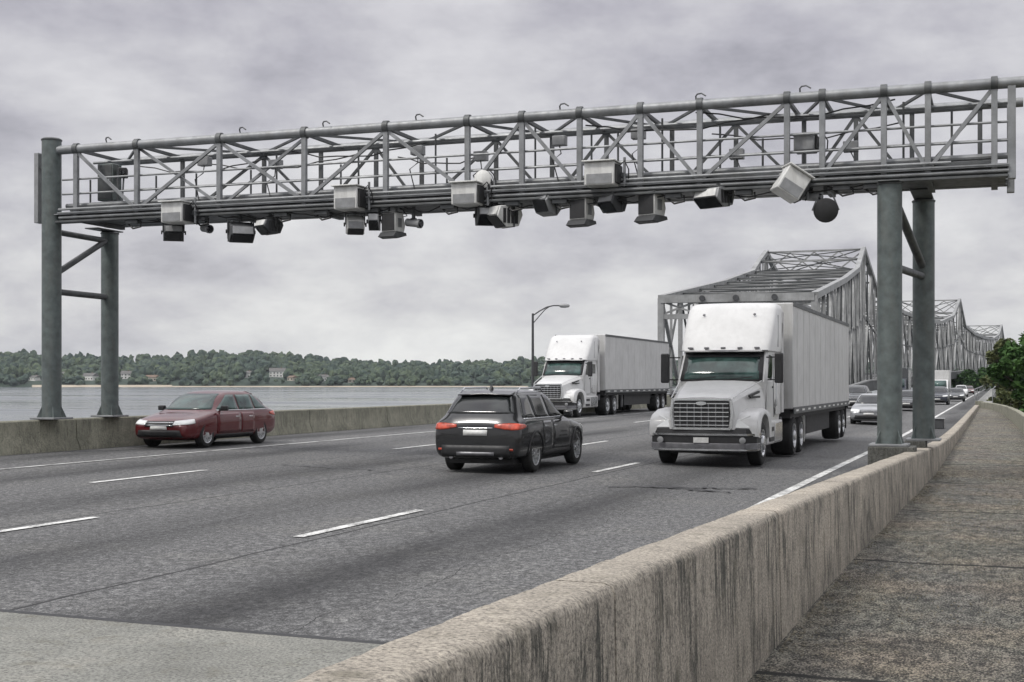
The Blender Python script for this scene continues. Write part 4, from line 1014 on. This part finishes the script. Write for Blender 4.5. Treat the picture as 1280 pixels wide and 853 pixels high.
car('sedan', 'silver', 'farthest silver saloon at the end of the queue', (-8.1, 215, road_z(-8, 215)), 0, 'saloon_car', 'car', detail=False, group=FAR)
car('hatch', 'red', 'far dark red hatchback among the last cars of the queue', (-4.3, 236, road_z(-4, 236)), 0, 'hatchback_car', 'car', detail=False, group=FAR)
def box_truck(label, loc, mt, boxmt):
    t = thing('box_truck', label, 'truck', loc)
    MB().prism([(0,.5),(0,1.15),(.55,1.35),(1.0,2.25),(2.0,2.3),(2.0,.5)], 'x', -1.05, 1.05).build('cab', M[mt], t, bevel=.06)
    MB().add([(-.92,.535,1.40),(.92,.535,1.40),(.85,.93,2.18),(-.85,.93,2.18)], [(0,1,2,3)]).build('windscreen', M['glass'], t, solid=.02)
    MB().box(-1.22, 1.22, 2.1, 7.2, .95, 3.45).build('cargo_box', M[boxmt], t, bevel=.04)
    MB().box(-.5, .5, .3, 7.1, .5, .94).build('chassis', M['under'], t)
    MB().box(-.7, .7, -.03, .05, .68, 1.08).build('grille', M['black'], t)
    for s in (-1, 1):
        MB().box(min(s*.72,s*1.0), max(s*.72,s*1.0), -.03, .05, .82, 1.02).build('headlamp', M['head'], t)
        for y in (1.1, 5.6): wheel(t, s*.92, y, .42, .28, s, 'drive')
    return t
box_truck('white box truck far back among the queuing cars', (-6.6, 172, road_z(-6, 175)), 'carwhite', 'trailer')
box_truck('dark box truck seen far off between the right gantry legs', (-10.2, 150, road_z(-9, 150)), 'navy', 'grey')
# dark utility box by the barrier
t = thing('roadside_cabinet', 'small dark roadside cabinet beside the barrier beyond the gantry legs', 'cabinet', (-2.45, 62, road_z(-2.4, 62)))
MB().box(-.3, .3, -.3, .3, 0, .42).build('body', M['box_dark'], t, bevel=.03)
MB().box(-.34, .34, -.34, .34, .425, .47).build('lid', M['box_grey'], t, bevel=.01)

# ------------------------------------------------------------------ street lamp on the left barrier
p = at(666, 500, 72); t = thing('street_lamp', 'slim dark street lamp with curved double arm on the river side barrier', 'street lamp', (p.x, p.y, p.z))
H_ = (500-392)/FPX*72
MB().cyl((0,0,0), (0,0,H_), .085, .06, n=12).build('pole', M['box_dark'], t)
MB().lathe([(.16,0),(.16,.04),(.09,.25)], (0,0,0), (0,0,1), 12).build('base', M['box_dark'], t)
ax = V((CT, ST, 0))
MB().tube([ax*x + V((0,0,z)) for x, z in ((0,H_-.12),(.35,H_+.12),(.75,H_+.34),(1.1,H_+.42),(1.5,H_+.42))], .035, 8).build('lamp_arm', M['box_dark'], t)
MB().tube([ax*x + V((0,0,z)) for x, z in ((0,H_-.55),(.3,H_-.2),(.65,H_+.2),(.9,H_+.37))], .025, 8).build('lower_arm', M['box_dark'], t)
hd = MB(); hd.lathe([(.05,0),(.11,.08),(.12,.3),(.09,.5),(.03,.56)], ax*1.42+V((0,0,H_+.42)), ax - V((0,0,.02)), 12); hd.build('lamp_head', M['box_grey'], t)

# ------------------------------------------------------------------ truss bridge
BW = 15.4
nodes = [(-16.9,135.,0,8.6),(-18.4,176.,.5,13.2),(-19.4,204,.83,16.8),(-19.9,219.,1,21.2)]
def deck_z(s): return interp([(0,.35),(85,1.9),(228,4.6),(400,4.9),(560,4.6)], s)
# key points of the right hand truss: (x, y, top height above eye)
KEY = [(-16.9,135.0,8.6),(-18.4,177.0,13.2),(-19.3,204.0,16.7),(-19.8,219.0,21.2),(-18.7,234.0,14.6),(-16.6,262.,13.2),(-14.2,291.,12.8),(-11.9,320.,13.6),(-9.9,347.,16.2),(-8.8,362.5,21.2),(-7.8,379.,15.0),(-5.9,412.,14.0),(-3.2,446,13.8),(-.9,482,14.6),(.9,514,17.0),(1.9,531,21.2),(3.0,549,14.8),(5.2,590,12.2),(8.5,650,11.5)]
cum = [0]
for a, b in zip(KEY, KEY[1:]): cum.append(cum[-1] + math.hypot(b[0]-a[0], b[1]-a[1]))
def kp(s):
    xs = interp(list(zip(cum, [k[0] for k in KEY])), s); ys_ = interp(list(zip(cum, [k[1] for k in KEY])), s); zt = interp(list(zip(cum, [k[2] for k in KEY])), s)
    return xs, ys_, zt + EYE
stations = []
for a, b in zip(cum, cum[1:]):
    n = max(1, round((b-a)/(9.5 if a < 190 else 13.0))); stations += [lerp(a, b, k/n) for k in range(n)]
stations.append(cum[-1])
bo = V((-16.9,135.,0)); bridge = thing('truss_bridge', 'grey steel cantilever truss bridge with three peaks receding behind the lorries', 'bridge', bo)
class BB(MB):
    def build(s, name, m_, parent=bridge, **k):
        s.xf(Matrix.Translation(-bo)); return super().build(name, m_, parent, **k)
def pts_at(s):
    x, y, zt = kp(s); x2, y2, _ = kp(min(s+1, cum[-1])); x1, y1, _ = kp(max(s-1, 0))
    d = V((x2-x1, y2-y1, 0)).normalized(); left = V((-d.y, d.x, 0))
    r = V((x, y, 0)); l = r + left*BW; zd = deck_z(s)
    return r, l, zd, zt
PT = [pts_at(s) for s in stations]
peaks = [cum[3], cum[9], cum[15]]
def member(p0, p1, w_, nm, mt='truss', up=(0,0,1)): BB().bar(p0, p1, w_, w_, up).build(nm, M[mt], smooth=0)
def Z(p, z): return V((p.x, p.y, z))
for i in range(len(PT)):
    r, l, zd, zt = PT[i]; pk = any(abs(stations[i]-q) < .5 for q in peaks)
    for p in (r, l): member(Z(p, zd-.2), Z(p, zt), .62 if pk or i == 0 else .42, 'tower_post' if pk else 'post')
    member(Z(r, zt-.1), Z(l, zt-.1), .8 if i == 0 else .30, 'portal_strut' if i == 0 or pk else 'top_strut')
    if pk or i == 0:
        member(Z(r, zt-3.4 if pk else zt-1.9), Z(l, zt-3.4 if pk else zt-1.9), .5, 'sway_strut')
        zz = zt-3.4 if pk else zt-1.9; mid = (r+l)/2
        for k in range(4):
            a0, a1 = r.lerp(l, k/4), r.lerp(l, (k+1)/4)
            member(Z(a0, zt-.3), Z(a1, zz+.2), .2, 'sway_brace'); member(Z(a0, zz+.2), Z(a1, zt-.3), .2, 'sway_brace')
    elif i % 2 == 0:
        member(Z(r, zt-1.6), Z(l, zt-1.6), .28, 'sway_strut', 'truss_dark')
for i in range(len(PT)-1):
    r, l, zd, zt = PT[i]; r2, l2, zd2, zt2 = PT[i+1]
    for k, (p, q) in enumerate(((r, r2), (l, l2))):
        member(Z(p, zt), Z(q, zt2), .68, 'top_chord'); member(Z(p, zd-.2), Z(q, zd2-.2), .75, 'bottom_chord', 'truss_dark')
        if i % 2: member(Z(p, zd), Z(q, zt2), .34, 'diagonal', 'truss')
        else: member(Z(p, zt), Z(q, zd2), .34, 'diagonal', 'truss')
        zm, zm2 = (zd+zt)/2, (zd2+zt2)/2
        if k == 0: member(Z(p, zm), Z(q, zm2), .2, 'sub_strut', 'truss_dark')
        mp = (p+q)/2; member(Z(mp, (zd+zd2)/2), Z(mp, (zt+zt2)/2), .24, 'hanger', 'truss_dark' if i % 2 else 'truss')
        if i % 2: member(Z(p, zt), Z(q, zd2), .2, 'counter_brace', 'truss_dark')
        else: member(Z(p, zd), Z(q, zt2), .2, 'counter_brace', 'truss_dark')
    member(Z(r, zt), Z(l2, zt2), .15, 'top_lateral', 'truss_dark'); member(Z(l, zt), Z(r2, zt2), .15, 'top_lateral', 'truss_dark')
r, l, zd, zt = PT[0]
for f in (.25, .5, .72):
    c = r.lerp(l, f); BB().lathe([(.30,-.12),(.30,.12)], (c.x, c.y-.46, zt-.1), (0,1,0), 14).build('lane_signal', M['box_dark'])
# deck slab, side girder, guard rails
def ribbon(o0, o1, z0, z1):
    rings = []
    for (r, l, zd, zt) in PT:
        u = (l-r).normalized(); a = r + u*o0; b = r + u*o1
        rings.append([(a.x,a.y,zd+z0),(b.x,b.y,zd+z0),(b.x,b.y,zd+z1),(a.x,a.y,zd+z1)])
    return BB().loft(rings)
ribbon(.45, BW-.45, -.55, -.02).build('deck_slab', M['asphalt'], smooth=0)
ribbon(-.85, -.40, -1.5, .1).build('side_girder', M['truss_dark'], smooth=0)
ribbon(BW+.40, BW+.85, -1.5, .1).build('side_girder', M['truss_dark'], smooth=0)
ribbon(-.95, -.35, .12, .30).build('deck_edge', M['truss'], smooth=0)
for o in (.55, BW-.6):
    ribbon(o, o+.12, .85, .98).build('guard_rail', M['galv'], smooth=0); ribbon(o, o+.12, .4, .5).build('guard_rail', M['galv'], smooth=0)
for s in list(peaks) + [cum[6], cum[12]]:
    r, l, zd, zt = pts_at(s); u = (l-r).normalized(); d = V((u.y,-u.x,0))
    for p in (r, l):
        BB().cyl(Z(p, -4), Z(p, zd-1.55), 1.3, 1.1, n=16).build('pier_column', M['pier'])
    BB().bar(Z(r-u*1.2, zd-2.0), Z(l+u*1.2, zd-2.0), 2.0, .9).build('pier_cap', M['pier'])

# ------------------------------------------------------------------ far shore: hill, beach, forest, houses
RIDGE = [(-500,441),(-150,441),(0,437),(60,436),(110,440),(190,442),(240,437),(300,435),(350,437),(400,442),(450,448),(560,449),(620,447),(680,444),(760,446),(900,448),(1280,450),(1700,450)]
D0, D1 = 1350., 1780.
def hill_z(px, d):
    u = clamp((d-D0)/(D1-D0)); top = EYE + (478 - interp(RIDGE, px)) / FPX * D1 - 13
    return lerp(-3.1, top, clamp(.10*sstep(0,.04,u) + .9*(u**.95)))
def hp(px, d): 
    p = at(px, 478, d); return V((p.x, p.y, hill_z(px, d)))
pxs = list(range(-520, 1760, 30)); ds = [1344, 1351, 1358, 1372, 1400, 1440, 1500, 1580, 1680, 1780, 2000]
m = MB(); m.grid(lambda u, v: hp(lerp(-520, 1740, u), interp([(i/(len(ds)-1), d) for i, d in enumerate(ds)], v)), 76, len(ds)-1)
kind(m.build('hill', M['hill']), 'structure')
m = MB(); m.grid(lambda u, v: (lambda p: (p.x, p.y, lerp(-3.02, -.9, v)))(at(lerp(40, 215, u) , 478, lerp(1336 + 3*math.sin(u*9), 1352, v))), 24, 1)
kind(m.build('beach', M['sand']), 'structure')
m = MB(); m.grid(lambda u, v: (lambda p: (p.x, p.y, lerp(-3.02, -1.9, v)))(at(lerp(215, 660, u) , 478, lerp(1342 + 2*math.sin(u*19), 1352, v))), 40, 1)
kind(m.build('shore', M['sand']), 'structure')
HOUSES = [(43,1388,13,5,'w','long low white house among trees on the far left shore'),(79,1412,8,7,'w','white house between the two left gantry legs, on the far shore'),(112,1402,17,7,'w','wide white house just left of the farther left gantry leg, across the river'),
          (158,1428,10,8,'w','tall white house right of the left gantry legs, across the river'),(190,1396,12,6,'b','tan house beside the tall white house across the river'),
          (309,1420,10,7,'w','white house above the roof of the red car, across the river'),(347,1438,17,9,'w','largest gabled white house on the far slope, mid shore'),(366,1392,7,5,'b','small tan house right of the largest gabled white house'),(404,1406,10,6,'w','white house at the right end of the shore houses'),(438,1384,7,5,'b','tan house farthest right on the far shore')]
hs = []
for px, d, wd, h, c, lab in HOUSES:
    p = hp(px, d); p.z -= .5; hs.append((px, d, wd))
    t = thing('shore_house', lab, 'house', p, TH + R(random.uniform(-38,38)), 'houses on the far shore')
    dp = 9
    MB().box(-wd/2, wd/2, -dp/2, dp/2, 0, h*.72).build('wall', M['housew' if c == 'w' else 'houseb'], t)
    rf = MB().prism([(-dp/2-.5,h*.72),(dp/2+.5,h*.72),(0,h*1.12)], 'x', -wd/2-.5, wd/2+.5).build('roof', M['roofg' if c == 'w' else 'roofb'], t, smooth=0)
    MB().box(wd*.2, wd*.2+1, -.5, .5, h*.9, h*1.25).build('chimney', M['roofb'], rf)
    n = max(2, int(wd/3.2))
    for k in range(n):
        x = lerp(-wd/2+1.4, wd/2-1.4, k/(n-1))
        for zz in ((1.2,) if h < 8 else (1.0, 3.9)): MB().box(x-.6, x+.6, -dp/2-.06, -dp/2+.05, zz, zz+1.5).build('window', M['glass_dark'], t)
# forest crowns, one far wooded mass
bm0 = bmesh.new(); bmesh.ops.create_icosphere(bm0, subdivisions=2, radius=1); bm0.verts.ensure_lookup_table()
ICO_V = [v.co.copy() for v in bm0.verts]; ICO_F = [tuple(v.index for v in f.verts) for f in bm0.faces]; bm0.free()
fm = MB(); rnd = random.Random(3); cnt = 0
def blob(mb, c, rx, rz, jit, seed):
    vs = []
    for q in ICO_V:
        k = 1 + jit*noise.noise(q*1.7 + V((seed*3.1, seed*1.7, 0))) + jit*.7*noise.noise(q*4.3 + V((0, seed*2.3, seed)))
        vs.append((c.x + q.x*rx*k, c.y + q.y*rx*k, c.z + q.z*rz*k))
    mb.add(vs, ICO_F)
while cnt < 3400:
    u = rnd.random()
    d = D0 + 5 + (D1-D0-6)*(u**1.35); px = rnd.uniform(-330, 1420)
    ok = True
    for hx, hd, hw_ in hs:
        if abs(px-hx) < hw_*.55 and d < hd+7: ok = False; break
    if not ok and rnd.random() > .16: continue
    p = hp(px, d); r = rnd.uniform(2.8, 5.6)*(1 if d > 1400 else .8); h = rnd.uniform(7, 13.5)*(1 if d > 1400 else .62)
    if not ok: h *= .38; r *= .55
    blob(fm, V((p.x, p.y, p.z+h*.5)), r*1.15, max(r, h*.48), .5, cnt*.37); cnt += 1
kind(fm.build('forest', M['forest'], smooth=0, recalc=False), 'stuff')

# ------------------------------------------------------------------ trees and scrub by the walkway
def tree(label, base, h, r, seed, mt='leaf', name='leafy_tree', cat='tree', n=5200, group=None, trunk=True, lean=0, leafs=.22):
    rn = random.Random(seed); t = thing(name, label, cat, base, 0, group)
    clumps = []
    nb = 26 if trunk else 9
    for k in range(nb):
        a = rn.uniform(0, 2*math.pi); zz = rn.uniform(.18 if trunk else .1, .95)*h; rr = r*math.sqrt(rn.random())*(math.sin(math.pi*clamp(zz/h*.85+.08))**.6)
        clumps.append((V((rr*math.cos(a), rr*math.sin(a), zz)), rn.uniform(.22, .42)*r))
    tr = MB()
    if trunk:
        tr.tube([(0,0,-.5),(.05,.03,h*.25),(-.05,.08,h*.5),(.03,0,h*.8)], .14, 8)
        tr.build('trunk', M['bark'], t)
        for c, cr in clumps[:9]:
            b0 = V((0,0,c.z*.55)); MB().tube([b0, b0.lerp(c, .5)+V((0,0,.15)), c], .045, 6).build('limb', M['bark'], t)
    lf = MB()
    for k in range(n):
        c, cr = rn.choice(clumps); v = V((rn.gauss(0,1), rn.gauss(0,1), rn.gauss(0,1))).normalized()*cr*(rn.random()**.4)
        p = c + V((v.x, v.y, v.z*.8)); s = leafs*rn.uniform(.5, 1.3)
        a = V((rn.gauss(0,1), rn.gauss(0,1), rn.gauss(0,.6))).normalized(); b = a.cross(V((rn.gauss(0,1), rn.gauss(0,1), rn.gauss(0,1)))).normalized()
        lf.add([p - a*s, p + b*s*.5, p + a*s, p - b*s*.5], [(0,1,2,3)])
    lf.build('crown' if trunk else 'foliage', M[mt], t, smooth=0, recalc=False)
    return t
TG = 'trees and bushes beyond the parapet'
p = at(1285, 520, 74); tree('bushy green tree at the right edge beyond the parapet', (p.x, p.y, -.6), 5.0, 1.75, 11, group=TG, n=6500)
p = at(1312, 520, 66); tree('green tree cut off by the right edge of the picture', (p.x, p.y, -.8), 5.2, 1.7, 12, group=TG, n=5200)
p = at(1262, 505, 118); tree('distant olive tree top behind the bushy green tree', (p.x, p.y, -.8), 6.3, 1.9, 17, 'leaf2', group=TG, n=4000)
for k, (px, d, h, r, lab) in enumerate(((1262,86,1.7,.8,'low scrubby bush just behind the far bend of the parapet'),(1250,112,1.6,.9,'small bush by the end wall of the walkway'),(1278,84,1.5,1.0,'low bush at the foot of the bushy green tree'),
                           (1222,330,5.5,5.,'dark thicket at the far end of the side road, left part'),(1243,300,5.,4.5,'dark thicket at the far end of the narrow path'),(1200,345,5.,5.,'dark thicket under the bridge behind the white box truck'),(1262,240,4.5,4.,'dark thicket on the bank right of the narrow path'))):
    p = at(px, 500, d); tree(lab, (p.x, p.y, -.7 if d > 200 else -.5), h, r, 30+k, 'leaf2' if d < 200 else 'leaf', 'scrub_bush', 'bush', 1800, TG, False, leafs=.22 if d < 200 else .5)

# ------------------------------------------------------------------ hazy river air
hm = bpy.data.materials.new('river_haze'); hm.use_nodes = True
hn = hm.node_tree; hn.nodes.clear()
ho = N(hn, 'ShaderNodeOutputMaterial'); hv = N(hn, 'ShaderNodeVolumePrincipled')
hv.inputs['Color'].default_value = (.80,.87,.93,1); hv.inputs['Density'].default_value = .00007; hv.inputs['Anisotropy'].default_value = .2
hn.links.new(hv.outputs[0], ho.inputs['Volume'])
kind(MB().box(-2700, 2700, -800, 2800, -7, 90).build('haze', hm, smooth=0), 'stuff')
